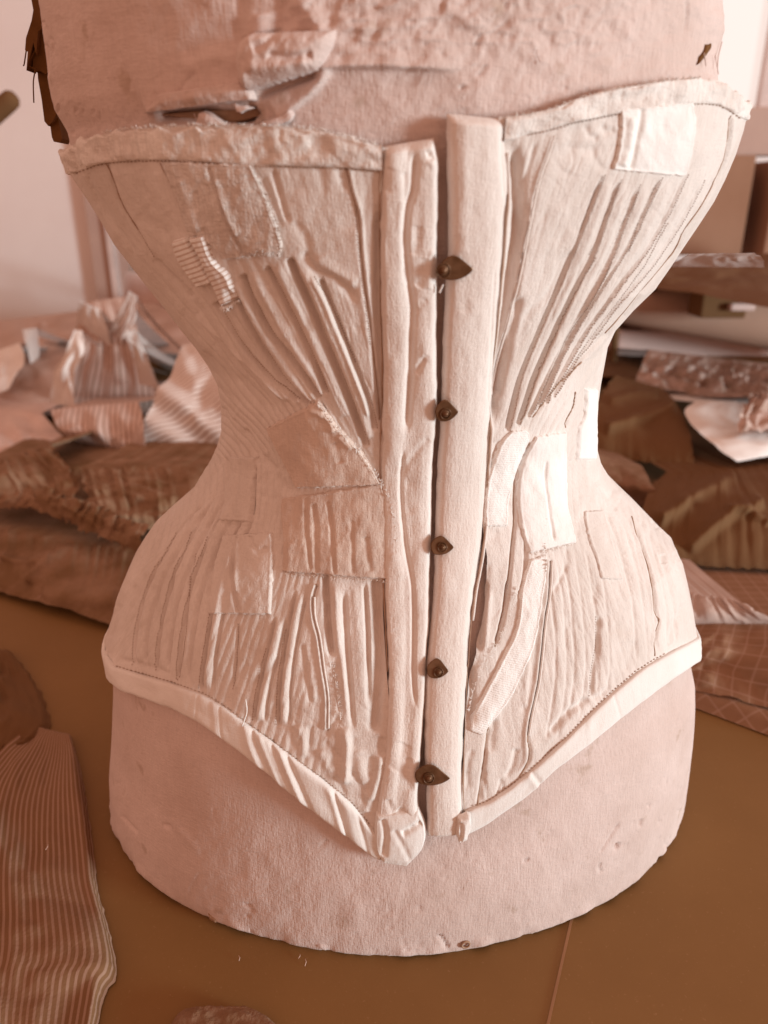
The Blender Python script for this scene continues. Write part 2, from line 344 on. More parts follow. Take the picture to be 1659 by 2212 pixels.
# hip: boned strips and wrinkles
for P, a, wd in ((T('5', (440, 480), (425, 700), (412, 920)), -1.0, 4), (T('5', (540, 420), (505, 540), (490, 800), (450, 980)), -1.3, 3.5), (T('5', (600, 700), (575, 850), (555, 1040)), -1.1, 3.2),
                 (T('5', (716, 725), (708, 850), (690, 1020)), -1.3, 3.5), (T('5', (360, 560), (365, 700), (375, 780)), -.9, 6), (T('5', (205, 640), (180, 760), (165, 800)), -1.4, 7),
                 (T('5', (230, 560), (280, 600), (250, 680)), -.8, 8), (T('5', (300, 520), (400, 500), (520, 540)), .6, 12), (T('5', (190, 880), (300, 910), (430, 950)), -1.2, 6),
                 (T('5', (640, 330), (560, 420), (510, 560)), .9, 8), (T('5', (590, 330), (520, 430), (480, 560)), -.7, 6), (T('5', (350, 450), (330, 600), (310, 760)), .5, 9),
                 (T('5', (250, 430), (235, 560), (170, 690)), .9, 8), (T('5', (470, 870), (480, 920), (520, 1000)), -.8, 6), (T('5', (760, 840), (740, 900), (700, 1020)), .8, 6)):
    S(P, a, wd)
for P, a, wd in ((T('7', (760, 30), (690, 130), (670, 230)), -1.0, 6), (T('7', (955, 0), (860, 60), (780, 150)), -1.5, 10), (T('7', (920, -40), (840, 20), (760, 90)), 1.3, 10),
                 (T('7', (990, -60), (1005, 80), (1030, 220)), -1.2, 5), (T('7', (1010, -60), (1030, 60), (1050, 220)), .6, 5), (T('7', (970, 180), (880, 200), (790, 260)), 1.2, 10), (T('7', (930, 250), (980, 245), (860, 320)), -1.3, 9),
                 (T('7', (850, 60), (940, 100), (1000, 80)), -.9, 10), (T('7', (1000, 130), (1060, 180), (1010, 230)), -.8, 8), (T('7', (700, 190), (740, 130), (770, 60)), .7, 8)):
    S(P, a*.6, wd)
seam(T('F', (540, 20), (505, 130), (512, 300), (560, 500), (600, 780), (630, 1000), (628, 1290)), 1.3, 2.8, 1.2, 3.5, 4, e0=.02, e1=.02)
S(T('F', (610, -60), (622, 150), (635, 380), (668, 660)), -4.4, 6.5, .02, .1, pw=3); S(T('F', (665, 680), (700, 900), (735, 1150)), -1.0, 3)
S(T('F', (700, -20), (720, 400), (770, 800), (800, 1150)), 1.2, 7); S(T('F', (770, 60), (790, 500), (830, 1000), (850, 1300)), -1.9, 5.5, pw=3)
S(T('F', (860, 0), (900, 500), (930, 1000)), .5, 9); S(T('F', (950, -20), (975, 500), (990, 1100)), -2.2, 5, pw=3); S(T('F', (1050, -20), (1075, 500), (1060, 900), (1030, 1310)), -4.0, 11, .02, .05)
for P, a, wd in ((T('F', (600, 1340), (720, 1170), (735, 1150)), -1.4, 5), (T('F', (380, 1230), (430, 1380), (440, 1520)), 2.0, 9), (T('F', (480, 1230), (470, 1400), (470, 1530)), -1.5, 7),
                 (T('F', (560, 1450), (640, 1600), (700, 1700)), 1.9, 9), (T('F', (600, 1380), (690, 1480), (760, 1560)), -1.4, 7), (T('F', (780, 1240), (810, 1450), (780, 1760)), 2.2, 10),
                 (T('F', (850, 1320), (830, 1600), (860, 1700)), -2.0, 7), (T('F', (900, 1430), (920, 1650), (960, 1750)), 2.0, 11), (T('F', (1010, 1480), (980, 1600), (1000, 1700)), -1.0, 5),
                 (T('F', (1080, 1480), (1080, 1620), (1000, 1900)), 1.6, 8), (T('F', (840, 1640), (930, 1800), (950, 1950)), -1.3, 6), (T('F', (940, 1800), (980, 1900), (950, 2000)), 1.5, 8),
                 (T('F', (1110, 1340), (1090, 1420), (1120, 1500)), -2.6, 9), (T('F', (660, 1620), (760, 1800), (800, 1870)), -1.3, 6), (T('F', (330, 1240), (300, 1330), (360, 1460)), -1.4, 7)):
    S(P, a, wd)
# ------------------------------------------------------------------ relief: right half
S(np.array([(1108, 300), (1116, 400), (1118, 500), (1104, 600), (1088, 720), (1070, 840), (1060, 930)], float), -4.6, 13, .10, .08, wob=.05)
seam(T('2', (738, 585), (700, 690), (665, 790), (640, 920), (608, 1100)), 1.4, 2.6, 1.0, 3.2, 4, e0=.02, e1=.01)
seam(T('4', (635, 0), (588, 250), (548, 450), (505, 650), (470, 840)), 1.2, 2.6, 1.2, 3.2, 4, e0=.01)
S(T('4', (590, 330), (560, 480), (520, 640), (490, 800)), -2.4, 8, .1, .1)
RFAN = [([(1302, 380), (1279, 440), (1245, 530), (1212, 610), (1176, 690), (1129, 801), (1104, 890), (1094, 935)], 2.3, 4.6), ([(1337, 390), (1310, 470), (1279, 556), (1224, 666), (1159, 801), (1116, 922)], 2.6, 5),
        ([(1377, 400), (1346, 490), (1312, 572), (1254, 681), (1199, 781), (1138, 905)], 1.7, 4), ([(1424, 385), (1390, 465), (1352, 540), (1290, 640), (1226, 745), (1160, 885)], 1.7, 4),
        ([(1479, 378), (1440, 465), (1398, 538), (1314, 655), (1252, 740), (1176, 875)], 1.5, 3.6), ([(1515, 390), (1470, 478), (1400, 580), (1310, 692), (1190, 862)], 1.3, 3.6)]
for P, a, wd in RFAN: S(np.array(P, float), -a*.6, wd*.8, .06, .03, wob=.08, pw=3); S(np.array(P, float)[2:], -a*.9, wd, .35, .03, wob=.08, pw=3)
for k_ in range(len(RFAN)-1):
    A_, B_ = resample(np.array(RFAN[k_][0], float), 12), resample(np.array(RFAN[k_+1][0], float), 12); S(.5*A_+.5*B_, .7, 7, .08, .04, wob=.08)
for P, a, wd in ((T('2', (660, 600), (610, 780), (570, 1000)), 1.0, 5), (T('2', (780, 620), (870, 650), (960, 640)), .8, 10), (T('2', (900, 620), (920, 700), (960, 740)), .9, 7), (T('2', (820, 740), (780, 830), (740, 900)), .7, 14),
                 (T('2', (940, 540), (960, 570), (1000, 560)), 1.6, 7), (T('2', (870, 540), (890, 590), (930, 600)), 1.6, 6), (T('4', (830, 120), (730, 300), (620, 420), (575, 560)), .7, 9)): S(P, -a, wd)
# bone channels over the hips: pairs of stitched lines running down to the hem
HIPS = [[(470, 1060), (420, 1150), (372, 1260), (345, 1380), (338, 1452)], [(500, 1075), (455, 1160), (415, 1270), (392, 1390), (384, 1470)], [(530, 1100), (498, 1180), (466, 1290), (446, 1400), (434, 1490)], [(596, 1330), (580, 1400), (560, 1480), (548, 1560)],
        [(640, 1270), (622, 1360), (606, 1460), (600, 1570)], [(445, 1080), (385, 1150), (325, 1260), (296, 1360), (290, 1440)],
        [(1180, 1210), (1192, 1300), (1200, 1400), (1196, 1500), (1180, 1600)], [(1215, 1190), (1232, 1290), (1240, 1400), (1238, 1480), (1226, 1560)], [(1262, 1180), (1284, 1290), (1292, 1390), (1290, 1500)], [(1300, 1090), (1340, 1190), (1366, 1300), (1376, 1430)],
        [(1330, 1080), (1384, 1180), (1412, 1300), (1420, 1410)], [(1360, 1090), (1420, 1190), (1450, 1290), (1462, 1390)]]
for q in HIPS:
    q = np.array(q, float); g_ = 1.9 if q[0, 0] < 900 else .42; S(q, -1.2*g_, 3.2, .1, .04, wob=.1, pw=3); S(q+np.array([12, 0]), .7*g_, 8, .12, .06, wob=.1); S(q+np.array([24, 0]), -.9*g_, 3, .15, .06, wob=.1, pw=3)
seam(T('2', (1497, 500), (1482, 650), (1440, 770), (1380, 880), (1300, 1000), (1240, 1106), (1100, 1278), (960, 1443), (870, 1533), (720, 1703), (640, 1813)), 1.2, 2.8, .6, 4, -5, e0=.01)
for P, a, wd in ((T('D', (945, 400), (940, 500), (880, 630), (862, 710)), -1.2, 3), (T('D', (1000, 140), (900, 260), (720, 460), (580, 620)), -.8, 3), (T('D', (290, 810), (240, 940), (200, 1110)), -1.8, 5),
                 (T('D', (580, 800), (530, 920), (450, 1100), (430, 1220), (425, 1400), (430, 1520), (405, 1700), (385, 1950), (345, 2212)), -2.0, 3.5), (T('D', (190, 1880), (165, 2212)), -1.8, 6),
                 (T('D', (180, 1700), (240, 1660), (280, 1600)), -.7, 8), (T('D', (870, 1070), (900, 1010), (960, 980)), -1.2, 5), (T('D', (1110, 1100), (1180, 1250), (1260, 1330), (1320, 1440)), -1.7, 7),
                 (T('D', (1120, 1300), (1190, 1430)), -1.0, 5), (T('D', (980, 1500), (985, 1600), (960, 1650)), -1.0, 5), (T('D', (860, 1740), (880, 1900), (800, 2050), (760, 2150)), -.8, 5),
                 (T('D', (1250, 1650), (1350, 1830), (1400, 1960)), -.8, 8), (T('D', (1060, 1900), (1130, 2060), (1120, 2200)), -1.0, 7), (T('D', (520, 1650), (520, 1800), (510, 2000), (450, 2200)), -1.4, 4),
                 (T('D', (900, 1240), (890, 1400), (930, 1450)), -.7, 8), (T('D', (1030, 1200), (1010, 1350), (980, 1450)), .7, 9), (T('D', (1130, 1190), (1120, 1300), (1100, 1380)), .9, 9), (T('D', (1300, 1250), (1420, 1380), (1520, 1560)), .8, 10)):
    S(P, a, wd)
seam(T('6', (1065, 270), (1130, 440), (1160, 560), (1175, 680), (1192, 720), (1172, 800), (1170, 870)), 1.3, 2.6, .6, 4, 5)
for P, a, wd in ((T('6', (1290, 640), (1245, 760), (1235, 830)), -1.8, 6), (T('6', (1165, 280), (1185, 300), (1190, 320)), -2.2, 6), (T('6', (1205, 430), (1208, 470)), -2.2, 6), (T('6', (1255, 420), (1280, 460)), -1.2, 6),
                 (T('E', (1255, 270), (1245, 430), (1240, 570), (1205, 740), (1190, 880), (1180, 1030)), -2.0, 5), (T('E', (820, 1320), (940, 1170), (1080, 1060), (1170, 1010)), -2.1, 7), (T('E', (780, 1400), (900, 1280), (1000, 1200)), .9, 8),
                 (T('E', (1010, 290), (950, 480), (960, 600)), -.9, 8), (T('E', (860, 60), (900, 20), (940, -60)), -.8, 5), (T('E', (1040, 800), (1050, 880), (1010, 960)), -.8, 8), (T('E', (1220, 10), (1230, 100), (1200, 200)), -1.0, 7),
                 (T('E', (1540, 500), (1520, 650), (1460, 790)), -.9, 8), (T('E', (1330, 900), (1300, 960), (1180, 1020)), -1.3, 5), (T('E', (260, -20), (230, 300), (205, 620)), -3.6, 7.5), (T('E', (300, 60), (270, 400), (250, 620)), .8, 7),
                 (T('E', (465, -20), (430, 260), (350, 560)), -2.8, 4.2), (T('E', (120, 700), (140, 900), (130, 1250)), -2.6, 9), (T('E', (200, 640), (160, 760), (130, 860)), -1.4, 8),
                 (T('E', (530, 1430), (505, 1590), (440, 1700)), -2.2, 6), (T('E', (340, 1180), (320, 1350), (310, 1480)), -2.4, 8), (T('E', (300, 1230), (265, 1480), (235, 1700), (200, 1930)), -1.8, 3.5), (T('E', (150, 1440), (110, 1600), (120, 1800)), -1.6, 6),
                 (T('E', (270, 1620), (250, 1760), (230, 1900)), -1.5, 3), (T('E', (260, 1700), (275, 1800), (280, 1880)), -1.4, 3), (T('E', (400, 1700), (385, 1780), (370, 1840)), -1.6, 3), (T('E', (410, 1720), (425, 1800)), -1.5, 3),
                 (T('E', (720, 1280), (680, 1340), (640, 1380)), -.7, 7), (T('E', (960, 20), (900, 250), (880, 700)), .4, 12), (T('E', (1350, 300), (1340, 600), (1330, 850)), .5, 9)):
    S(P, a, wd)
seam(T('E', (828, -200), (825, 0), (818, 130), (782, 350), (752, 650), (722, 900), (670, 1120), (632, 1330), (648, 1450), (640, 1550), (540, 1700)), 2.0, 3.2, 1.2, 5, 7, e0=.02)
S(T('E', (540, 800), (600, 940), (590, 1150)), -.8, 4); S(T('E', (640, 650), (620, 800), (600, 1100)), .8, 6)
# cloth never lies flat: pulled wrinkles and fine puckers
HC += half_noise(lambda X, Y: .34*fbm(np.where(Y < 1000, (X-940)/np.maximum(1250-Y, 60)*6, (X-940)/np.maximum(Y-620, 60)*7.5)*2.6, Y/190, 3, 3, .45)+.07*fbm(X/15, Y/24, 9, 2)
                 +.42*np.maximum(fbm(X/50+Y/120, Y/90-X/140, 31, 2, .4), 0))
def creases(X, Y):
    f = np.where(Y < 1000, (X-940)/np.maximum(1250-Y, 60)*6, (X-940)/np.maximum(Y-620, 60)*7.5)
    r = 1-2*np.abs(vnoise(f*9+.4*vnoise(X/60, Y/60, 45), Y/130, 41)); r2 = 1-2*np.abs(vnoise(X/34+Y/60, Y/42-X/50, 43))
    return .42*np.maximum(r-.45, 0)*sstep(-.2, .5, vnoise(X/140, Y/110, 42))+.40*np.maximum(r2-.55, 0)*sstep(0, .6, vnoise(X/110, Y/120, 44))
HC -= half_noise(creases)*1.4
def ribs(X, Y):
    """narrow stitched channels drawn in at the waist and fanning out above and below"""
    d = 200+np.sqrt(((Y-1020)*np.where(Y < 1020, .88, .30))**2+70.0**2); f = (X-940)/d*6+.10*vnoise(X/90, Y/160, 47)
    ph = np.abs((f/.30) % 1-.5)*2                       # 1 on the stitched line, 0 on the bone
    g = 1.0*np.exp(-((1-ph)/.22)**2)-.45*np.exp(-(ph/.55)**2)
    side = sstep(150, 260, np.abs(X-925))
    m = side*(.25+.75*sstep(560, 800, Y))*(.55+.45*vnoise(X/130, Y/150, 48))*np.where(X > 925, .5, 1.0)*(1-.55*sstep(1120, 1250, Y))
    return g*m
HC -= half_noise(ribs)
HCB = blur(HC, 5)
# ------------------------------------------------------------------ relief of the dress form's torn cover (mm)
def M(P, a, wd, **k): stroke(P, a, wd, G=HM, **k)
lap(T('-', (690, 152), (740, 148), (830, 147), (960, 152), (1010, 150)), 4.6, 60, -1, sharp=3, G=HM, e0=.03, e1=.35)
lap(T('-', (600, 262), (632, 238), (680, 200), (706, 168), (715, 150)), 3.0, 40, -1, sharp=2.5, G=HM)
lap(T('-', (318, 248), (360, 232), (450, 228), (545, 204)), 3.0, 55, -1, sharp=3, G=HM)
M(T('-', (335, 246), (420, 246), (500, 252), (548, 250)), -6.5, 13, e0=.05, e1=.04); M(T('-', (500, 262), (545, 245), (556, 235)), -7, 12)
M(T('-', (552, 208), (610, 185), (690, 158)), -4.5, 9)
M(T('-', (610, -10), (600, 60), (580, 110)), -2.0, 14); M(T('-', (640, -10), (690, 60), (700, 110)), 2.4, 20); M(T('-', (520, -10), (515, 60), (520, 100)), -1.5, 14)
M(T('-', (560, 30), (570, 70)), 1.6, 20); M(T('-', (720, 40), (780, 60), (860, 70)), 1.0, 25); M(T('-', (400, 130), (450, 90), (520, 60)), -1.0, 30); M(T('-', (390, 150), (470, 120), (520, 140)), .9, 18)
for P, a, wd in ((T('2', (420, 140), (410, 160), (400, 200)), -1.6, 3), (T('2', (640, 210), (660, 260)), -1.2, 2.5), (T('2', (540, 80), (500, 120), (430, 160)), -1.0, 3), (T('2', (440, 280), (410, 330)), -1.0, 3),
                 (T('2', (330, 370), (350, 385)), -1.8, 4), (T('2', (1305, 0), (1310, 80), (1300, 140)), -1.2, 2.6), (T('1', (850, 310), (790, 380), (780, 440)), -.8, 3), (T('1', (200, 180), (210, 330)), -1.0, 2.5),
                 (T('1', (560, 340), (550, 420)), -.6, 4), (T('8', (1045, 540), (1000, 560), (960, 590)), -1.0, 2), (T('8', (1110, 710), (1105, 745)), -1.6, 3), (T('8', (1015, 815), (1000, 845)), -2.6, 3.5), (T('8', (935, 900), (930, 930), (940, 945)), -1.8, 2.5),
                 (T('8', (1020, 720), (970, 800), (930, 860)), -.9, 2.5), (T('8', (1188, 200), (1190, 260)), -1.0, 2), (T('8', (690, 640), (692, 670)), -1.2, 2.5), (T('8', (615, 880), (612, 895)), -1.8, 3),
                 (T('8', (1330, 360), (1320, 460), (1325, 640)), -1.0, 4), (T('8', (1195, 870), (1185, 900), (1200, 890)), -1.5, 3), (T('7', (390, 735), (430, 745)), -1.2, 5), (T('7', (1100, 800), (1070, 830)), -1.0, 3),
                 (T('7', (420, 700), (480, 780), (560, 860)), .6, 10), (T('7', (560, 940), (520, 1000), (500, 1080)), -.5, 4), (T('-', (948, 2018), (960, 2035), (968, 2050)), -2.0, 2.6), (T('-', (870, 2025), (872, 2045)), -1.0, 2.5),
                 (T('-', (905, 1955), (906, 1970)), -1.2, 2.5), (T('-', (690, 2040), (705, 2052)), .9, 4), (T('-', (300, 1800), (262, 1760)), -1.0, 3)):
    M(P, a, wd)
HM += half_noise(lambda X, Y: .32*fbm(X/45, Y/60, 51, 3)+.07*fbm(X/7, Y/9, 55, 2)+sstep(320, 120, Y)*sstep(480, 720, X)*(.5*fbm(X/60, Y/50, 61, 3)+.12*fbm(X/12, Y/14, 64, 2))
                 -.7*sstep(.62, .85, vnoise(X/6, Y/12, 71))*sstep(.1, .5, vnoise(X/90, Y/90, 72)))
HM += half_noise(lambda X, Y: sstep(190, 60, Y)*sstep(520, 680, X)*sstep(1500, 1200, X)*(1.3*np.maximum(.35-np.abs(vnoise(X/38+Y/90, Y/26, 66)), 0)*2-.5*sstep(.35, .6, vnoise(X/11, Y/16, 67))))

# ------------------------------------------------------------------ the dress form
form = empty('dress_form', (0, 0, 0), 'worn cloth-covered dress form torso standing on the dark table', 'dress form')
th = np.r_[np.linspace(-np.pi, -1.95, 40)[:-1], np.linspace(-1.95, 1.95, 560), np.linspace(1.95, np.pi, 40)[1:-1]]
zz = np.r_[np.linspace(.0012, .14, 170), np.linspace(.14, .375, 100)[1:], np.linspace(.375, .5, 210)[1:]]
TH, Z = np.meshgrid(th, zz)
P = body(TH, Z, 'm'); Nn = body_n(TH, Z, 'm')
px, py = proj(P[..., 0], P[..., 1], P[..., 2])
face = ((CAM-P)*Nn).sum(-1) > 0
h = sample(HM, px, py)*np.where(face & (py > -60), 1, .15)
inside = sstep(.06, .10, Z)*sstep(.415, .38, Z)          # smooth under the corset
h = h*(1-inside*.9)-.002e3*inside*np.exp(-(TH/.16)**2)
edge = np.maximum(0, .006-Z)/.006
P = P+Nn*(h*1e-3)[..., None]-Nn*(edge**2*.004)[..., None]
ridge = .0022*fbm(TH*14, 0*TH, 91, 4)*np.maximum(0, 1-Z/.012)*(np.abs(TH) < 2)
P[..., 2] += np.maximum(ridge, -.001)*1.0
P[..., 0] += Nn[..., 0]*ridge*.8; P[..., 1] += Nn[..., 1]*ridge*.8
link('torso', grid_mesh(P, metric_uv(P), close_u=True), FORM, form)
# raised top beyond the picture's edge
k = 14; tt = np.linspace(0, 1, k)
top = np.stack([np.concatenate([P[-1]*(1-s*s)[..., None] if False else P[-1]*np.array([1-.8*s**3, 1-.8*s**3, 1])+np.array([0, 0, .10*math.sin(s*1.5)])]) for s in tt])
link('shoulder', grid_mesh(top, close_u=True), FORM, form)

def on_form(px, py, off=0.0, k='m', relief=None):
    th, z = hit(px, py, k); P = body(th, z, k); n = body_n(th, z, k)
    o = np.asarray(off, float)
    if relief is not None: o = o+sample(relief, px, py)*1e-3
    return P+n*o[..., None] if o.ndim else P+n*o, n
def ruled(left, right, nu, nv):
    a = resample(left, nv); b = resample(right, nv); s = np.linspace(0, 1, nu)[None, :, None]
    return a[:, None]*(1-s)+b[:, None]*s
def quilt(name, left, right, parent, m, thick=.0011, nu=50, nv=60, k='c', relief=None, puff=0.0, ragged=1.2, folds=None, seed=1, label=None, base=0.0, wav=.25, kind=None, across=False):
    """a piece of cloth laid on the body between two edge lines, its rim turned down onto what lies beneath"""
    G = ruled(left, right, nu, nv)
    s = np.linspace(0, 1, nu)[None]; t = np.linspace(0, 1, nv)[:, None]
    e = np.minimum(np.minimum(s, 1-s)*np.linalg.norm(G[:, -1]-G[:, 0], axis=-1).mean(), np.minimum(t, 1-t)*np.linalg.norm(G[-1]-G[0], axis=-1).mean())
    G = G+ragged*np.exp(-e/5)[..., None]*np.stack([vnoise(t*nv/4+0*s, s*nu/4+0*t, seed), vnoise(t*nv/4+0*s, s*nu/4+0*t, seed+5)], -1)*1.6
    off = base+thick*(1-np.exp(-(e/2.6)**2))-.0007*np.exp(-(e/1.0)**2)
    off = off+puff*(1-np.exp(-e/14))+wav*1e-3*fbm(G[..., 0]/22, G[..., 1]/34, seed, 3)*(1-np.exp(-e/6))
    off = off+.00035*np.exp(-((e-4)/2.5)**2)
    if folds is not None:
        off = off+1e-3*fold_map(folds, G)*(1-np.exp(-e/4))
    P, n = on_form(G[..., 0], G[..., 1], off, k, relief)
    uv = metric_uv(P)
    return link(name, grid_mesh(P, uv[..., ::-1] if across else uv), m, parent, label=label, kind=kind)

# torn flaps of the cover on the chest
quilt('torn_flap', T('-', (566, 72), (534, 92), (522, 128), (528, 168), (544, 198)), T('-', (732, 66), (728, 95), (716, 120), (706, 138), (692, 154)), form, FORM, .004, 80, 60, 'm', None, .0075, .8,
      [(T('-', (600, 120), (640, 128), (690, 122)), -1.6, 8), (T('-', (560, 150), (620, 150), (680, 140)), 1.2, 14), (T('-', (610, 70), (600, 95), (570, 110)), -1.5, 9)], 3, label='curled torn tongue of the form cover', base=.0005, wav=.45)
quilt('torn_flap', T('-', (318, 244), (336, 226), (352, 200)), T('-', (556, 216), (548, 196), (520, 176)), form, FORM, .0026, 70, 26, 'm', None, .002, 1.2, None, 5, base=.001, wav=.4)
quilt('torn_scrap', T('-', (420, 282), (432, 258), (440, 240)), T('-', (505, 276), (470, 250), (448, 238)), form, FORM, .0014, 30, 20, 'm', None, .002, 1.5, None, 6, base=.001)
quilt('torn_scrap', T('-', (512, 222), (520, 236), (528, 242)), T('-', (556, 230), (540, 238), (530, 243)), form, FORM, .0014, 20, 12, 'm', None, .002, 1.5, None, 8, base=.003)
quilt('torn_scrap', T('-', (560, 266), (600, 252), (630, 236)), T('-', (585, 276), (625, 266), (640, 250)), form, FORM, .0012, 24, 20, 'm', None, .002, 2, None, 9, base=.001)
quilt('torn_lining', T('-', (326, 250), (420, 240), (548, 236)), T('-', (420, 264), (480, 268), (556, 252)), form, FORMIN, .0010, 40, 16, 'm', None, 0, 1.5, None, 10, base=-.0035)
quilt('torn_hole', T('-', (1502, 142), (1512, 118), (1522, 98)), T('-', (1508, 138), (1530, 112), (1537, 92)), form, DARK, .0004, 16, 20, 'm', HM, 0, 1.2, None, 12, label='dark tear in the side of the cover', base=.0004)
quilt('wear_hole', T('-', (450, 1974), (452, 1984)), T('-', (470, 1985), (468, 1995)), form, FORMIN, .0003, 12, 12, 'm', HM, 0, 1, None, 13, base=.0003)
def thread(parent, pts, r=.00022, k='m', lift=.001, m=None):
    Q = resample(pts, 14); P, n = on_form(Q[:, 0], Q[:, 1], np.linspace(lift, lift*1.6, 14), k)
    return link('thread', tube(P, r, 5), m or FORM, parent)
for p in (T('2', (185, 215), (205, 300), (185, 370)), T('2', (1372, 230), (1374, 290)), T('2', (1420, 240), (1426, 300), (1428, 325)), T('2', (1450, 180), (1430, 250), (1424, 300)), T('1', (845, 490), (865, 530), (880, 548)),
          T('2', (150, 290), (148, 325)), T('2', (660, 215), (655, 240), (672, 275))): thread(form, p)
# dark ragged edge of the back cover sticking out at the side
def rag(pts, seed):
    out = np.array(pts, float); n = len(out); y0 = .030+.004*seed
    F_ = on_depth(out[:, 0], out[:, 1], y0); B_ = F_+np.array([.0, .012, 0])
    vs = [*F_, *B_]; fs = [tuple(range(n)), tuple(range(2*n-1, n-1, -1))]+[(i, i+n, (i+1) % n+n, (i+1) % n) for i in range(n)]
    return link('ragged_edge', poly_mesh(vs, fs), DARK, form)
rag([(66, -10), (90, -10), (92, 60), (82, 68), (78, 118), (72, 92), (62, 130), (57, 152), (60, 112), (54, 108), (56, 82), (68, 45), (72, 22)], 0)
rag([(80, 62), (94, 62), (108, 150), (98, 160), (84, 152), (78, 156), (70, 150), (72, 120)], 1)
rag([(80, 138), (104, 138), (122, 246), (114, 262), (104, 272), (96, 262), (90, 215), (82, 170)], 2)
rag([(104, 240), (122, 236), (134, 300), (130, 309), (116, 306), (112, 296)], 3)
for q in ([(76, 108), (62, 140), (80, 150)], [(58, 100), (52, 140), (50, 142)], [(76, 150), (72, 180), (73, 222)]):
    P3 = on_depth(*resample(q[:1]+q[1:], 10).T, .032); link('thread', tube(P3, .00035, 5), DARK, form)
# small tack near the foot and a knob at the left
for (qx, qy, r_) in ((1008, 2046, .0022),):
    P3, n3 = on_form(np.array([qx]), np.array([qy]), .0006, 'm')
    u_ = np.cross(n3[0], [0, 0, 1]); u_ /= np.linalg.norm(u_); v_ = np.cross(n3[0], u_)
    an = np.linspace(0, 2*np.pi, 25)[:-1]
    link('tack', tube(np.array([P3[0]+r_*(math.cos(a)*u_+math.sin(a)*v_) for a in np.linspace(0, 2*np.pi, 25)]), .0006, 6, False), FORMIN, form)
# ------------------------------------------------------------------ the corset
cor = empty('corset', (0, 0, 0), 'much-patched antique cotton corset with front busk, laced onto the dress form', 'corset')
cor['label'] = 'much-patched pale antique cotton corset with a metal-clasped front busk'
TOPL = T('-', (100, 345), (130, 327), (180, 301), (240, 286), (310, 278), (400, 273), (500, 271), (560, 272), (620, 275), (690, 281), (740, 293), (790, 306), (832, 320), (870, 316), (950, 312))
TOPR = T('-', (960, 250), (1089, 252), (1129, 248), (1179, 238), (1209, 228), (1239, 216), (1329, 193), (1429, 176), (1504, 170), (1554, 174), (1579, 190), (1604, 215), (1640, 230))
TOPL_in = T('-', (100, 400), (140, 383), (165, 372), (220, 353), (300, 346), (370, 346), (450, 350), (520, 356), (600, 358), (660, 360), (720, 361), (790, 366), (832, 370))
TOPR_in = T('-', (1085, 308), (1140, 290), (1200, 276), (1240, 264), (1330, 246), (1420, 232), (1480, 224), (1550, 226), (1600, 256), (1640, 270))
BOTL = T('-', (200, 1400), (225, 1448), (240, 1470), (262, 1489), (300, 1505), (370, 1530), (430, 1560), (475, 1590), (520, 1625), (560, 1655), (600, 1690), (660, 1740), (720, 1785), (760, 1815), (800, 1847), (830, 1860))
BOTL_in = T('-', (200, 1350), (232, 1415), (250, 1440), (300, 1455), (370, 1475), (440, 1500), (490, 1530), (530, 1560), (580, 1595), (640, 1640), (700, 1685), (760, 1735), (800, 1785), (830, 1815))
BOTR = T('-', (985, 1812), (1010, 1800), (1040, 1785), (1100, 1745), (1140, 1715), (1200, 1660), (1280, 1600), (1340, 1550), (1400, 1505), (1450, 1468), (1495, 1438), (1530, 1410))
BOTR_in = T('-', (985, 1762), (1020, 1742), (1050, 1732), (1100, 1700), (1160, 1650), (1220, 1595), (1280, 1535), (1340, 1480), (1390, 1440), (1440, 1412), (1508, 1376), (1540, 1355))
EDGE_L = T('-', (936, 300), (944, 330), (949, 365), (947, 480), (945, 560), (945, 640), (945, 720), (946, 800), (946, 870), (940, 960), (935, 1040), (933, 1130), (930, 1240), (928, 1340), (922, 1430), (918, 1520), (912, 1600), (906, 1680), (904, 1740), (912, 1790))
A_L = T('-', (829, 318), (827, 345), (823, 410), (822, 500), (823, 600), (825, 700), (828, 800), (826, 900), (823, 1000), (826, 1100), (828, 1200), (830, 1260), (835, 1360), (839, 1450), (837, 1560), (834, 1630), (820, 1710), (812, 1790))
EDGE_R = T('-', (966, 246), (966, 330), (968, 440), (970, 530), (962, 650), (957, 780), (955, 880), (948, 980), (943, 1080), (940, 1180), (937, 1280), (926, 1400), (919, 1500), (918, 1620), (922, 1700), (922, 1760), (924, 1812))
B_R = T('-', (1088, 258), (1092, 330), (1096, 420), (1090, 480), (1085, 560), (1078, 640), (1070, 740), (1062, 850), (1055, 950), (1050, 1040), (1045, 1130), (1037, 1200), (1025, 1270), (1016, 1340), (1010, 1420), (1005, 1520), (1000, 1620), (998, 1700), (1000, 1750), (996, 1806))
zs = np.linspace(.02, .46, 900)
def edge_z(ths, line):
    """height at which each vertical line of the body crosses an edge drawn in the picture; held beyond the visible side"""
    P = body(ths[:, None], zs[None], 'c'); px, py = proj(P[..., 0], P[..., 1], P[..., 2])
    g = py-np.interp(px, line[:, 0], line[:, 1])
    n = body_n(ths[:, None], zs[None], 'c'); vis = ((CAM-P)*n).sum(-1) > -.02
    out = np.full(len(ths), np.nan)
    for i in range(len(ths)):
        k = np.where((g[i, :-1] > 0) & (g[i, 1:] <= 0) & vis[i, :-1])[0]
        if len(k): k = k[0]; out[i] = zs[k]+(zs[k+1]-zs[k])*g[i, k]/(g[i, k]-g[i, k+1]+1e-12)
    ok = ~np.isnan(out); o = np.argsort(ths); return np.interp(ths, ths[ok], out[ok]) if ths[0] < ths[-1] else np.interp(-ths, -ths[ok], out[ok])
def smooth1(a, r=3):
    k = np.ones(2*r+1)/(2*r+1); return np.convolve(np.pad(a, r, mode='edge'), k, 'valid')
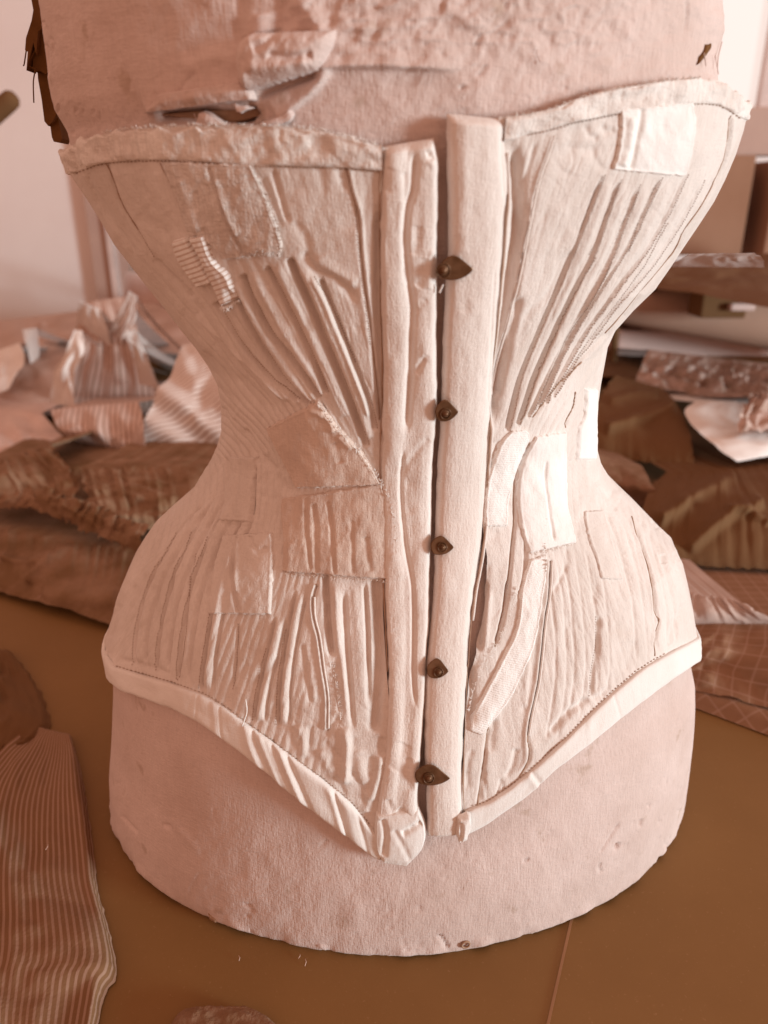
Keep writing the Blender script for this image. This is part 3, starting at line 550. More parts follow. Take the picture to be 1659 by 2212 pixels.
def half(side, top, bot, inner, nth=420, nz=520):
    thv = np.linspace(0, 1.75, nth); ths = side*np.r_[thv, np.linspace(1.75, 3.08, 40)[1:]]
    if side < 0: ths = ths[::-1]
    zt = smooth1(edge_z(ths, top)); zb = smooth1(edge_z(ths, bot))
    t = np.linspace(0, 1, nz)[:, None]
    # start each row at the casing line
    tin, zin = hit(inner[:, 0], inner[:, 1], 'c'); o = np.argsort(zin)
    Zg = zb[None]+(zt-zb)[None]*t
    th_in = np.interp(Zg.mean(1), zin[o], tin[o])[:, None]
    THg = ths[None]*1.0+0*t
    amt = sstep(1.2, 0, np.abs(THg))
    THg = THg+(th_in)*amt
    Zg = np.array([np.interp(THg[i], np.sort(ths), zb if ths[0] < ths[-1] else zb[::-1]) for i in range(nz)])*(1-t)+np.array([np.interp(THg[i], np.sort(ths), zt if ths[0] < ths[-1] else zt[::-1]) for i in range(nz)])*t
    P = body(THg, Zg, 'c'); n = body_n(THg, Zg, 'c'); px, py = proj(P[..., 0], P[..., 1], P[..., 2])
    vis = sstep(-.05, .15, ((CAM-P)*n).sum(-1)/np.linalg.norm(CAM-P, axis=-1))
    gen = .5*np.sin(THg*38+2*np.sin(Zg*30))
    h = sample(HC, px, py)*vis+gen*(1-vis)
    P = P+n*(h*1e-3)[..., None]
    return ths, zt, zb, P
IN_L = A_L+np.array([10, 0]); IN_R = B_R+np.array([-10, 0])
ths_l, zt_l, zb_l, PL = half(-1, TOPL, BOTL, IN_L)
ths_r, zt_r, zb_r, PR = half(1, TOPR, BOTR, IN_R)
def solidify(o, t=.0012):
    s = o.modifiers.new('solidify', 'SOLIDIFY'); s.thickness = t; s.offset = -1
link('body_panel', grid_mesh(PL, metric_uv(PL)), CLOTH, cor, label='left half of the corset, corded and patched')
link('body_panel', grid_mesh(PR, metric_uv(PR)), CLOTH, cor, label='right half of the corset, in the window light')

def binding(name, ths, outer, inner, lo, hi, m, up=1, nth=1000, thick=.0022, gather=.5, seed=1, ruff=.0008, label=None, creases=()):
    """tape folded over an edge: lower border, face, rolled rim, inside"""
    th = np.linspace(lo, hi, nth); o = np.argsort(ths)
    zo = np.interp(th, ths[o], smooth1(edge_z(ths[o], outer)) if False else edge_z(ths[o], outer)); zi = edge_z(ths[o], inner); zi = np.interp(th, ths[o], zi)
    zo = smooth1(zo, 4); zi = smooth1(zi, 4)
    arc = th*.14/.004
    ru = ruff*fbm(arc*.55, 0*arc, seed, 3)*up
    prof = [(0, -.0006), (.01, .35), (.04, .8), (.12, 1.0), (.25, 1.02), (.4, 1.0), (.55, .98), (.7, 1.0), (.82, .98), (.9, .9), (.95, .70), (.985, .42), (1.0, .1), (1.0, -.3), (.97, -.75), (.9, -1.1), (.6, -1.2)]
    rows = []
    for t, o_ in prof:
        z = zi+(zo-zi)*t+ru*t**3
        n_ = gather*(.7*fbm(arc*.45+.35*t*np.sin(arc*.11)*3, t*1.7+0*arc, seed+3, 3)+.5*np.abs(vnoise(arc*.8, t*1.2+0*arc, seed+8))-.2)
        for (pos, a_, w_, sl) in creases: n_ = n_+.55*a_*np.exp(-((th-pos-sl*(t-.5))/w_)**2)
        f = max(min(o_, 1), 0)
        off = thick*o_+1e-3*n_*f
        P = body(th, z, 'c'); nn = body_n(th, z, 'c'); rows.append(P+nn*off[:, None])
    P = np.stack(rows)
    # round the profile by resampling between rows
    Q = [P[0]]
    for i in range(len(P)-1):
        for s in (.5, 1.0): Q.append(P[i]*(1-s)+P[i+1]*s)
    Q = np.stack(Q)
    uv = np.stack(np.broadcast_arrays((th*.14)[None, :], np.linspace(0, .03, len(Q))[:, None]), -1)
    return link(name, grid_mesh(Q, uv), m, cor, label=label)
tl0 = hit(np.array([826.]), np.array([345.]))[0][0]; tr0 = hit(np.array([1090.]), np.array([275.]))[0][0]
bl0 = hit(np.array([822.]), np.array([1830.]))[0][0]; br0 = hit(np.array([1004.]), np.array([1775.]))[0][0]
binding('top_binding', ths_l, TOPL, TOPL_in, -3.05, tl0, BINDTOP, 1, 1300, .0014, 1.5, 11, .0015, 'frayed and gathered tape along the left top edge')
binding('top_binding', ths_r, TOPR, TOPR_in, tr0, 3.05, BINDTOP, 1, 1200, .0012, 1.1, 21, .0010, 'frayed tape along the right top edge')
def thp(x, y): return float(hit(np.array([float(x)]), np.array([float(y)]))[0][0])
cl = [(thp(545, 1615), 1.4, .012, .05), (thp(565, 1632), -2.0, .007, .06), (thp(585, 1650), 1.6, .010, .06), (thp(612, 1672), -1.9, .008, .06), (thp(632, 1690), 1.8, .010, .06), (thp(650, 1705), -2.0, .009, .07), (thp(690, 1730), .8, .03, .03),
      (thp(738, 1770), -2.2, .007, .04), (thp(728, 1760), 1.0, .012, .04), (thp(760, 1790), .8, .014, .03), (thp(785, 1810), -1.2, .007, .03), (thp(480, 1560), -.9, .004, .03), (thp(468, 1555), .7, .01, .03), (thp(430, 1530), -.6, .004, .01)]
binding('bottom_binding', ths_l, BOTL, BOTL_in, -3.05, bl0, BIND, -1, 1000, .0022, .42, 31, .0003, 'folded tape along the left lower edge', cl)
cr = [(thp(1155, 1690), -1.6, .006, .03), (thp(1148, 1695), .8, .01, .03), (thp(1330, 1540), -.5, .006, .02), (thp(1270, 1590), .5, .012, .0)]
binding('bottom_binding', ths_r, BOTR, BOTR_in, br0, 3.05, BIND, -1, 900, .0022, .22, 41, .0002, 'clean white tape along the right lower edge', cr)

# busk casings: stuffed strips either side of the opening
def casing(name, a, b, prof, m, nv=520, nu=64, wr=None, label=None, wav=.25, seed=1, capt=.012, capb=.012):
    G = ruled(a, b, nu, nv); s = np.linspace(0, 1, nu); t = np.linspace(0, 1, nv)[:, None]
    off = np.interp(s, [p[0] for p in prof], [p[1] for p in prof])
    k = np.hanning(9)[1:-1]; k /= k.sum(); off = np.convolve(np.pad(off, 3, mode='edge'), k, 'valid')[None]+0*t
    cap = sstep(0, capt, t)*sstep(0, capb, 1-t); lowest = off.min()
    off = lowest+(off-lowest)*cap**.5
    body_ = sstep(.02, .15, s)*sstep(.02, .12, 1-s)
    off = off+wav*body_[None]*(fbm(G[..., 0]/34, G[..., 1]/60, seed, 2)-.8*np.maximum(.3-np.abs(vnoise(G[..., 0]/40+G[..., 1]/55, G[..., 1]/40, seed+4)), 0)*sstep(0, .5, vnoise(G[..., 0]/60, G[..., 1]/90, seed+6)))
    G = G+np.stack([1.3*vnoise(t*70+0*s, 0*t+s*2, seed+9)*np.maximum(np.abs(s-.5)*2-.6, 0)[None]*2.2, 0*t+0*s], -1)
    if wr: off = off+fold_map(wr, G)*sstep(0, .04, s)[None]*sstep(0, .04, 1-s)[None]
    P, n = on_form(G[..., 0], G[..., 1], off*1e-3, 'c')
    return link(name, grid_mesh(P, metric_uv(P)), m, cor, label=label)
wl = [(T('B', (1380, 260), (1385, 320), (1365, 600), (1320, 750), (1300, 1000), (1320, 1300), (1360, 1600), (1350, 1900), (1340, 2200), (1310, 2700)), -2.0, 3.6),
      (T('-', (872, 960), (866, 1040), (868, 1100), (876, 1180), (890, 1260), (893, 1350), (892, 1450), (898, 1530)), -1.5, 3.6),
      (T('B', (1480, 2000), (1400, 2180)), -.9, 3), (T('4', (180, 590), (130, 660), (110, 760), (100, 900)), -.9, 4), (T('4', (190, 940), (130, 1010), (80, 1090)), -1.0, 4), (T('4', (180, 340), (130, 400)), -.7, 4),
      (T('B', (1480, 1180), (1440, 1350), (1400, 1430)), -1.2, 7), (T('B', (1410, 900), (1400, 1050), (1370, 1150)), -.9, 6), (T('B', (1540, 1100), (1510, 1300), (1500, 1450)), .9, 5), (T('B', (1560, 1150), (1550, 1300), (1570, 1440)), -1.2, 4),
      (T('B', (1170, 400), (1150, 500), (1130, 620)), -.8, 8), (T('B', (1290, 440), (1300, 560), (1290, 700)), -1.0, 3.5), (T('B', (1480, 300), (1510, 280), (1530, 340)), -2.4, 4), (T('B', (1490, 340), (1560, 400)), .8, 4),
      (T('6', (60, 60), (100, 100), (90, 170), (110, 260)), -.9, 6), (T('6', (40, 420), (60, 470), (80, 530)), .6, 6), (T('F', (1200, 400), (1240, 500), (1200, 620)), -.6, 10), (T('F', (1300, 1380), (1240, 1500), (1180, 1600)), -1.2, 10),
      (T('F', (1330, 1500), (1320, 1620), (1340, 1780)), -1.2, 5), (T('F', (1230, 1950), (1290, 1990), (1230, 2040)), -2.2, 6), (T('F', (1150, 1850), (1190, 1950), (1200, 2050)), -1.2, 4), (T('F', (1380, 1500), (1370, 1650), (1440, 1800)), .9, 4)]
wl = [(P_, a_, w_*1.9) if k_ < 1 else ((P_, a_, w_*1.2) if k_ < 2 else (P_, a_*.55, w_*1.7)) for k_, (P_, a_, w_) in enumerate(wl)]
casing('busk_casing', A_L, EDGE_L, [(0, -1.0), (.012, .5), (.035, 1.5), (.07, 2.2), (.2, 2.9), (.33, 2.9), (.46, 2.2), (.6, 2.4), (.75, 3.2), (.88, 3.0), (.95, 2.0), (.985, -.2), (1, -3.6)], CASING, wr=wl, label='left busk casing, two stitched channels wide', wav=.34, seed=3)
wr_ = [(T('2', (350, 520), (340, 800), (330, 1100)), .4, 14), (T('4', (300, 60), (330, 200), (340, 400)), -.3, 14), (T('2', (500, 560), (505, 700), (515, 850)), -.7, 4), (T('4', (470, 200), (455, 500), (440, 800)), -.5, 3)]
casing('busk_casing', EDGE_R, B_R, [(0, -3.4), (.015, -.2), (.05, 1.9), (.12, 3.3), (.25, 4.1), (.45, 4.4), (.65, 4.2), (.82, 3.3), (.90, 2.3), (.95, 1.2), (.985, .1), (1, -1.2)], CASING, wr=wr_, label='right busk casing, a broad padded strip', wav=.22, seed=8)
# piping along the casings
def cord(name, pts, r, m, off, n=120, k='c', label=None):
    Q = resample(pts, n); P, nn = on_form(Q[:, 0], Q[:, 1], off, k, HCB); return link(name, tube(P, r, 7), m, cor, label=label)
cord('piping', B_R[1:14]+np.array([5, 0]), .0006, CASING, .0006)
cord('piping', T('2', (738, 585), (700, 690), (665, 790), (640, 920), (608, 1100), (560, 1330), (520, 1530), (480, 1720)), .00055, CASING, .0004)
cord('piping', T('F', (520, 130), (528, 300), (574, 500), (612, 780), (640, 1000), (640, 1270)), .0005, CASING, .0004)
cord('piping', T('E', (838, -180), (836, 0), (828, 130), (792, 350), (762, 650), (732, 900), (680, 1120), (642, 1330)), .0006, CASING, .0004)
SEAMSHADE = mat('seam_groove_shade', (.46, .31, .23), (.36, .22, .15), scale=200, sheen=0)  # dark tubes along the seams; their colour stands in for shade in the grooves
def seam_shade_line(pts, r=.0003, off=.0002):
    Q = resample(pts, 160); P, nn = on_form(Q[:, 0], Q[:, 1], off, 'c', HC); return link('seam', tube(P, r*(1+.5*vnoise(np.arange(160)/6.0, np.zeros(160), int(pts[0][0]))), 5), SEAMSHADE, cor)
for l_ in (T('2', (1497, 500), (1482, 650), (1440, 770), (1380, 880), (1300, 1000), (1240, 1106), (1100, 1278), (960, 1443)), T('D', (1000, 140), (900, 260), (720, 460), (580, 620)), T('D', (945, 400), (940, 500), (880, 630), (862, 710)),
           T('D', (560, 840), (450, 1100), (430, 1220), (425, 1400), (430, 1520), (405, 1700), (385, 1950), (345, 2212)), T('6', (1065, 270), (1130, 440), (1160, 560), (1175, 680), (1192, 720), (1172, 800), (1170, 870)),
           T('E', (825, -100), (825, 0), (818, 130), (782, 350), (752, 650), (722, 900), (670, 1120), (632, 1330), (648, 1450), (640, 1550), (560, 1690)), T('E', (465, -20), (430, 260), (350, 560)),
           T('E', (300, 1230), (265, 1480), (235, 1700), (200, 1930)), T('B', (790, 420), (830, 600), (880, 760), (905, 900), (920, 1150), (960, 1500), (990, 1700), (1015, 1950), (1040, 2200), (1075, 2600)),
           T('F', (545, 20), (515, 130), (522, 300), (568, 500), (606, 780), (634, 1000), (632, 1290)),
           T('A', (820, 370), (950, 640), (1060, 960)), T('A', (350, 370), (480, 720), (620, 950))): seam_shade_line(l_)
seam_shade_line(A_L[1:14]+np.array([-2, 0]), .0004, .0006); seam_shade_line(B_R[2:]+np.array([2, 0]), .0003, .0006)
# stuffed end of the left busk and the knot at the right one
quilt('busk_tip', T('-', (812, 1752), (808, 1790), (812, 1830), (830, 1858)), T('-', (904, 1742), (920, 1782), (914, 1826), (876, 1866)), cor, BIND, .0020, 60, 60, 'c', None, .0026, .4,
      [(T('-', (826, 1760), (834, 1790), (828, 1840)), -1.6, 6), (T('-', (868, 1790), (895, 1775), (910, 1768)), -1.6, 6), (T('-', (850, 1780), (870, 1815), (885, 1850)), -.7, 6)], 23, label='rolled end of the left busk', wav=.15)
quilt('binding_end', T('-', (986, 1752), (982, 1780), (986, 1806)), T('-', (1012, 1744), (1014, 1770), (1004, 1798)), cor, BIND, .002, 26, 26, 'c', None, .003, 1, [(T('-', (990, 1758), (992, 1780), (988, 1800)), -1.5, 3)], 24, base=.0035)

# patches
def patch(tile_l, tile_r, m, seed, label, **k):
    k.setdefault('thick', .0012); return quilt('patch', tile_l, tile_r, cor, m, relief=HCB, seed=seed, label=label, **k)
def stitches(line, gap=6.0, ln=3.2, off=.0010, m=None, relief=True, r=.00021, jit=.5):
    Q0 = resample(line, 400); L = np.hypot(*np.diff(Q0, axis=0).T).sum(); n = int(L/gap); Q = resample(line, n*8+1)
    a = Q[np.arange(n)*8]; d = Q[np.arange(n)*8+4]-a; d /= np.linalg.norm(d, axis=1, keepdims=True)+1e-9
    a = a+rng.uniform(-jit, jit, a.shape)
    pts = np.stack([a, a+d*ln*.5, a+d*ln], 1); PP, NN = on_form(pts[..., 0], pts[..., 1], off+np.array([-.0003, .00015, -.0003])[None]+0*pts[..., 0], 'c', HC if relief else None)
    vs = []; fs = []
    for P, nn in zip(PP, NN):
        b = len(vs); t = P[2]-P[0]
        for j in range(3):
            s_ = np.cross(t, nn[j]); s_ /= np.linalg.norm(s_)+1e-12; vs += [P[j]+s_*r, P[j]+nn[j]*r, P[j]-s_*r]
        for j in range(2):
            for q in range(3): fs.append((b+j*3+q, b+j*3+(q+1) % 3, b+j*3+3+(q+1) % 3, b+j*3+3+q))
    return link('stitching', poly_mesh(vs, fs), m or THREAD, cor, kind='stuff')
THREAD = mat('linen_thread', (.40, .265, .195), (.32, .20, .14), scale=200, sheen=0)
for l_ in (T('2', (945, 760), (900, 880), (850, 1010), (800, 1106)), T('2', (1020, 790), (980, 900), (935, 1010), (885, 1106)), T('2', (1100, 830), (1055, 930), (1005, 1040)), T('2', (1190, 780), (1125, 920), (1055, 1090)),
           T('4', (915, 170), (800, 390), (670, 660), (588, 890)), T('4', (985, 190), (860, 420), (750, 620), (650, 830)), T('4', (1225, 20), (1095, 240), (915, 480), (700, 800)),
           T('B', (810, 480), (858, 700), (885, 900), (905, 1150), (945, 1500), (975, 1700), (1000, 1950)), T('B', (520, 1350), (650, 1600), (870, 2120)), T('A', (365, 370), (495, 720), (635, 950), (775, 1190)),
           T('5', (716, 730), (708, 850), (690, 1020)), T('5', (540, 430), (505, 540), (490, 800), (450, 980)), T('E', (1225, 300), (1215, 560), (1180, 750), (1160, 1000))):
    stitches(l_, 5.5, 3.0, .0003)
for q_, a_, w_ in FAN+RFAN: stitches(np.array(q_, float)+np.array([6.5, -2]), 5.5, 3.0, .0003)
for q_ in HIPS[:6]: stitches(np.array(q_, float)[1:]+np.array([-5, 0]), 6, 3.0, .0003)
for l_ in (TOPL_in[2:]+np.array([0, 2]), TOPR_in[1:-1]+np.array([0, 2]), BOTL_in[2:-1]+np.array([1, -2]), BOTR_in[1:-2]+np.array([-1, -2])): stitches(l_, 8, 4, .0004)
patch(T('D', (395, 728), (300, 820), (230, 1000), (175, 1190), (155, 1400), (160, 1570)), T('D', (500, 722), (548, 800), (440, 1100), (378, 1300), (365, 1450), (358, 1562)), PATCHK, 51, 'ribbed white patch on the right waist beside the busk', nu=54, nv=100, puff=.0008, across=True)
patch(T('D', (600, 780), (530, 920), (450, 1150), (442, 1400), (470, 1600), (540, 1800)), T('D', (862, 738), (866, 1000), (882, 1350), (920, 1550), (950, 1705)), PATCHW, 52, 'large white patch on the right waist', nu=70, nv=110, puff=.001,
      folds=[(T('D', (680, 980), (668, 1150), (690, 1400), (750, 1700)), -1.1, 2.6)])
patch(T('D', (1030, 365), (1008, 600), (962, 720), (942, 990)), T('D', (1136, 374), (1122, 600), (1134, 800), (1128, 992)), PATCHW, 53, 'narrow white patch at the right side of the waist', nu=34, nv=80, puff=.0006)
patch(T('D', (1015, 1430), (1045, 1640), (1110, 1830), (1165, 2020)), T('D', (1190, 1420), (1255, 1650), (1320, 1850), (1370, 2030)), CLOTH, 54, 'pale patch on the right hip', nu=44, nv=80, puff=.0006, thick=.0008)
patch(T('D', (548, 1850), (505, 2000), (470, 2140), (430, 2440), (330, 2660), (190, 2930), (60, 3190), (40, 3330)), T('D', (690, 1800), (690, 2000), (650, 2300), (590, 2600), (520, 2780), (400, 3040), (270, 3210), (140, 3370)), PATCHK, 55, 'long ribbed strip slanting down the right front', nu=44, nv=150, puff=.0005, across=True)
patch(T('2', (1012, 470), (1016, 560), (1004, 650), (978, 735)), T('2', (1330, 440), (1338, 520), (1335, 600), (1300, 765)), PATCHW, 56, 'white patch below the right top edge', nu=90, nv=80, puff=.0004, ragged=2.0, wav=.25, thick=.0010,
      folds=[(T('2', (1110, 450), (1090, 580), (1060, 740)), -1.2, 5), (T('2', (1060, 500), (1050, 620), (1020, 720)), .9, 8)])
patch(T('A', (820, 350), (950, 640), (1060, 960), (1180, 1010), (1400, 1210)), T('B', (-20, 380), (100, 650), (200, 900), (240, 1050), (246, 1135)), PATCHD, 57, 'darned and fraying patch below the left top edge', nu=120, nv=110, puff=.0006, ragged=1.4, wav=.3,
      folds=[(T('A', (1240, 380), (1330, 650), (1420, 900), (1570, 1190)), -1.6, 3.5), (T('A', (1130, 600), (1180, 850), (1260, 1050)), -.9, 7), (T('A', (1000, 500), (1100, 800), (1180, 960)), .8, 12), (T('A', (1300, 500), (1400, 800), (1500, 1000)), .8, 10)])
patch(T('A', (938, 1040), (990, 1200), (1160, 1440)), T('A', (1060, 1000), (1150, 1180), (1290, 1400)), PATCHR, 58, 'ribbed scrap on the left side of the bust', nu=40, nv=60, puff=.0014, thick=.0016, ragged=.8, base=.0006, wav=.1, across=True)
patch(T('A', (1080, 1010), (1180, 1180), (1270, 1400), (1370, 1590)), T('A', (1215, 978), (1295, 1200), (1420, 1330), (1502, 1545)), PATCHR, 59, 'frayed ribbed scrap on the left side of the bust', nu=40, nv=80, puff=.0014, thick=.0016, ragged=1.0, base=.0006, wav=.1, across=True)
patch(T('C', (675, 1320), (672, 1500), (690, 1700), (680, 1960)), T('C', (1540, 1180), (1610, 1380), (1660, 1600), (1690, 1860), (1640, 2030)), PATCHT, 60, 'wide tan patch below the left waist', nu=130, nv=90, puff=.0006,
      folds=[(T('C', (900, 1300), (900, 1600), (930, 1950)), -1.1, 4), (T('C', (1080, 1330), (1110, 1560), (1140, 1980)), -1.2, 4), (T('C', (960, 1350), (980, 1600), (980, 1980)), -1.0, 5), (T('C', (1290, 1500), (1290, 1980)), -.7, 5), (T('C', (1400, 1640), (1440, 1960)), -.6, 6), (T('C', (760, 1700), (740, 1960)), .6, 8)])
patch(T('C', (552, 712), (620, 850), (700, 1010), (800, 1230)), T('C', (1000, 468), (1160, 690), (1380, 930), (1545, 1200)), PATCHT, 61, 'tan patch set slantwise over the left waist', nu=110, nv=100, puff=.0012, base=.0006, ragged=1.6,
      folds=[(T('C', (700, 800), (900, 1000), (1100, 1200)), .5, 14), (T('C', (930, 530), (1100, 620), (1140, 740)), 1.1, 6), (T('C', (1180, 760), (1290, 870)), .9, 6), (T('C', (1150, 820), (1200, 1000)), -.7, 8)])
patch(T('5', (650, 345), (615, 450), (600, 560), (585, 690)), T('5', (868, 335), (872, 450), (866, 580), (860, 692)), CLOTH, 62, 'folded pale patch on the left hip', nu=70, nv=90, puff=.0012,
      folds=[(T('5', (722, 345), (700, 440), (704, 560), (722, 690)), -2.0, 4), (T('5', (730, 350), (716, 450), (716, 600)), .9, 5), (T('5', (770, 350), (800, 420), (850, 400)), -1.0, 5), (T('5', (620, 450), (660, 400), (700, 380)), -.6, 7)])
patch(T('C', (235, 960), (225, 1150), (170, 1380), (125, 1520)), T('C', (470, 955), (440, 1150), (430, 1350), (412, 1530)), CLOTH, 63, 'creased patch at the left side of the waist', nu=50, nv=80, puff=.0008,
      folds=[(T('C', (330, 1000), (310, 1250), (270, 1500)), -.6, 5)])
# loose stitched fray along patch edges and hems
rs = random.Random(3)
def fray(line, n, L, m, sd=(1, 0), off=.0014):
    Q = resample(line, 200)
    vs = []; fs = []; pts = []
    for _ in range(n):
        i = rs.randrange(199); x, y = Q[i]; a = math.atan2(sd[1], sd[0])+rs.uniform(-1.1, 1.1); l = L*rs.uniform(.4, 1.2)
        c = rs.uniform(-.6, .6); pts.append([(x+l*t*math.cos(a+c*t), y+l*t*math.sin(a+c*t)) for t in (0, .35, .7, 1)])
    pts = np.array(pts); PP, NN = on_form(pts[..., 0], pts[..., 1], off+np.array([0, .0006, .001, .0008])*rng.uniform(.2, 1, (n, 1)), 'c', HCB)
    for P, nn in zip(PP, NN):
        b = len(vs); r = .00016
        for j in range(4):
            t = P[min(j+1, 3)]-P[max(j-1, 0)]; s_ = np.cross(t, nn[j]); s_ /= np.linalg.norm(s_)+1e-12
            vs += [P[j]+s_*r, P[j]+nn[j]*r*1.4, P[j]-s_*r]
        for j in range(3):
            for q in range(3): fs.append((b+j*3+q, b+j*3+(q+1) % 3, b+j*3+3+(q+1) % 3, b+j*3+3+q))
    return link('fray', poly_mesh(vs, fs), m, cor, kind='stuff')
fray(T('B', (-20, 380), (100, 650), (200, 900), (246, 1135)), 70, 9, PATCHD)
fray(T('B', (246, 1135), (60, 1110), (-100, 1150)), 46, 12, PATCHD, (0, 1))
fray(T('A', (1502, 1545), (1440, 1585), (1370, 1590)), 40, 10, PATCHK, (.5, 1))
fray(T('C', (1000, 468), (1160, 690), (1380, 930), (1545, 1200), (1620, 1400), (1660, 1700)), 120, 8, PATCHW, (1, 0), .0022)
fray(T('F', (660, 690), (700, 900), (735, 1150)), 46, 9, PATCHW, (1, -.3), .0006)
fray(TOPL[3:-2], 240, 9, BINDTOP, (0, -1), .0026); fray(TOPR[1:9], 150, 7, BINDTOP, (0, -1), .002)
fray(T('D', (675, 1320), (680, 1960)), 30, 6, PATCHT, (-1, 0)); fray(T('C', (680, 1960), (1640, 2030)), 70, 6, PATCHT, (0, 1))
fray(T('D', (540, 1800), (760, 1750), (950, 1705)), 30, 6, PATCHW, (0, 1)); fray(T('E', (570, 0), (430, 400), (330, 620), (180, 880), (130, 1150)), 70, 7, PATCHK, (-1, .4))
for p, kk in ((T('B', (1580, 1250), (1630, 1290), (1600, 1320)), 'c'), (T('B', (1620, 1400), (1590, 1470)), 'c'), (T('7', (760, 185), (765, 240), (745, 300)), 'c')):
    Q = resample(p, 14); P, nn = on_form(Q[:, 0], Q[:, 1], .0032, 'c'); link('thread', tube(P, .0004, 5), BIND, cor)

# busk clasps
def clasp(x0, x1, yc, hh, stud, rot=0.0, lift=.0048):
    xc = x0+(x1-x0)*.42
    pts = []
    for i in range(28):
        a = 2*math.pi*i/28; c, s = math.cos(a), math.sin(a)
        x = (x1-xc)*c if c > 0 else (xc-x0)*c
        y = hh*s*(1-.62*max(c, 0)**1.6)*(1+.10*math.sin(3*a))
        pts.append((xc+x*math.cos(rot)-y*math.sin(rot), yc+x*math.sin(rot)+y*math.cos(rot)))
    pts = np.array(pts); C0 = np.array([[xc, yc]])
    th, z = hit(C0[:, 0], C0[:, 1], 'c'); P0 = body(th, z)[0]; n0 = body_n(th, z)[0]
    d = rays(pts[:, 0], pts[:, 1])
    def plane(off):
        q = P0+n0*off; t = ((q-CAM)@n0)/(d@n0); return CAM+d*t[:, None]
    R0, R1 = plane(lift-.0012), plane(lift); ctr = R1.mean(0); R2 = ctr+(R1-ctr)*.93+n0*.00025
    n = len(pts); vs = [*R0, *R1, *R2, ctr+n0*.00025]; fs = []
    for k in range(2):
        for i in range(n): fs.append((k*n+i, k*n+(i+1) % n, (k+1)*n+(i+1) % n, (k+1)*n+i))
    fs += [(2*n+i, 2*n+(i+1) % n, 3*n) for i in range(n)]
    o = link('clasp', poly_mesh(vs, fs, False), METAL, cor)
    # stud with a collar
    sx, sy, r = stud; ds = rays(np.array([sx]), np.array([sy]))[0]; q = P0+n0*lift; c = CAM+ds*(((q-CAM)@n0)/(ds@n0))
    u_ = np.cross(n0, [0, 0, 1]); u_ /= np.linalg.norm(u_); v_ = np.cross(n0, u_)
    an = np.linspace(0, 2*np.pi, 20, endpoint=False)
    prof = [(1.25, .0), (1.22, .0005), (1.02, .0007), (.8, .0006), (.78, .0009), (.62, .0014), (.36, .0017), (.02, .0018)]
    G = np.array([[c+r*k*(math.cos(a)*u_+math.sin(a)*v_)+n0*h for a in an] for k, h in prof])
    link('stud', grid_mesh(G, close_u=True), METAL, o)
    link('loop', tube(np.array([c-.0012*u_*0+n0*.0006+r*1.4*(math.cos(a)*u_+math.sin(a)*v_*1.1) for a in np.linspace(0, 2*math.pi, 25)]), .0003, 6, False), METAL, o)
    return o
MET2 = METAL
clasp(948, 1022, 581, 27, (957, 584, .0019), .02, .0052); clasp(940, 990, 889, 24, (962, 893, .0016), .03, .0052)
clasp(930, 980, 1180, 21, (955, 1182, .0015), .08, .0052); clasp(922, 969, 1446, 22, (947, 1452, .0015), .14, .0052); clasp(896, 972, 1676, 23, (926, 1680, .0018), .12, .0052)
# ------------------------------------------------------------------ the room behind
def xz(px, py, y): return on_depth(np.array([float(px)]), np.array([float(py)]), y)[0]
YW = 2.3
def wbox(name, x0, x1, y0p, y1p, y, dep, m, **k):
    a = xz(x0, y1p, y); b = xz(x1, y0p, y); o = link(name, box(a[0], b[0], y, y+dep, a[2], b[2]), m, **k); return o
wall_x = xz(203, 500, YW)[0]; door_x0 = xz(284, 600, YW)[0]; door_x1 = door_x0+.85
link('wall_left', box(-4.0, wall_x, YW, YW+.12, -.8, 2.6), WALL, kind='structure')
link('wall_right', box(door_x1+.1, 4.0, YW+.02, YW+.14, -.8, 2.6), WALL, kind='structure')
link('floor', box(-4.5, 4.5, -2.5, 6, -.82, -.78), DARK, kind='structure')
PINKW = mat('painted_wood', (.52, .36, .30), (.47, .32, .27), scale=8, sheen=0); PALEW = mat('pale_painted_wood', (.74, .60, .56), sheen=0)
df = empty('door_frame', (0, 0, 0), 'pale painted door frame at the left behind the corset', 'door frame')
xm = xz(250, 560, YW)[0]
link('post', box(wall_x, xm, YW-.05, YW+.10, -.8, 2.6), PINKW, df); link('trim', box(xm, door_x0-.03, YW-.07, YW+.10, -.8, 2.6), PALEW, df); link('stop', box(door_x0-.03, door_x0, YW-.02, YW+.10, -.8, 2.6), PINKW, df)
link('post', box(door_x1, door_x1+.1, YW-.05, YW+.10, -.8, 2.6), PINKW, df)
link('door', box(door_x0, door_x1, YW+.06, YW+.10, -.8, 2.6), mat('dark_door', (.16, .065, .015), sheen=0), label='dark brown door standing in the pale frame', cat='door')
WIN = mat('window_daylight', (.8, .8, .8), sheen=0); b_ = WIN.node_tree.nodes['Principled BSDF']; b_.inputs['Emission Color'].default_value = (.90, .76, .70, 1); b_.inputs['Emission Strength'].default_value = .97
b_.inputs['Base Color'].default_value = (.2, .2, .2, 1)
for l_ in list(WIN.node_tree.links):
    if l_.to_socket == b_.inputs['Base Color']: WIN.node_tree.links.remove(l_)
wn = empty('window', (0, 0, 0), 'bright daylit window at the upper right', 'window')
p, q = xz(1490, 236, YW-.03), xz(1648, -300, YW-.03); q[0] = xz(1650, 110, YW-.03)[0]
link('pane', box(p[0], q[0], YW-.03, YW-.01, p[2], q[2]), WIN, wn)
link('frame', box(q[0], q[0]+.05, YW-.06, YW, p[2]-.04, q[2]), PALEW, wn); link('sill', box(p[0]-.05, q[0]+.05, YW-.10, YW, p[2]-.04, p[2]), PINKW, wn); link('frame', box(p[0]-.05, p[0], YW-.06, YW, p[2], q[2]), PALEW, wn)

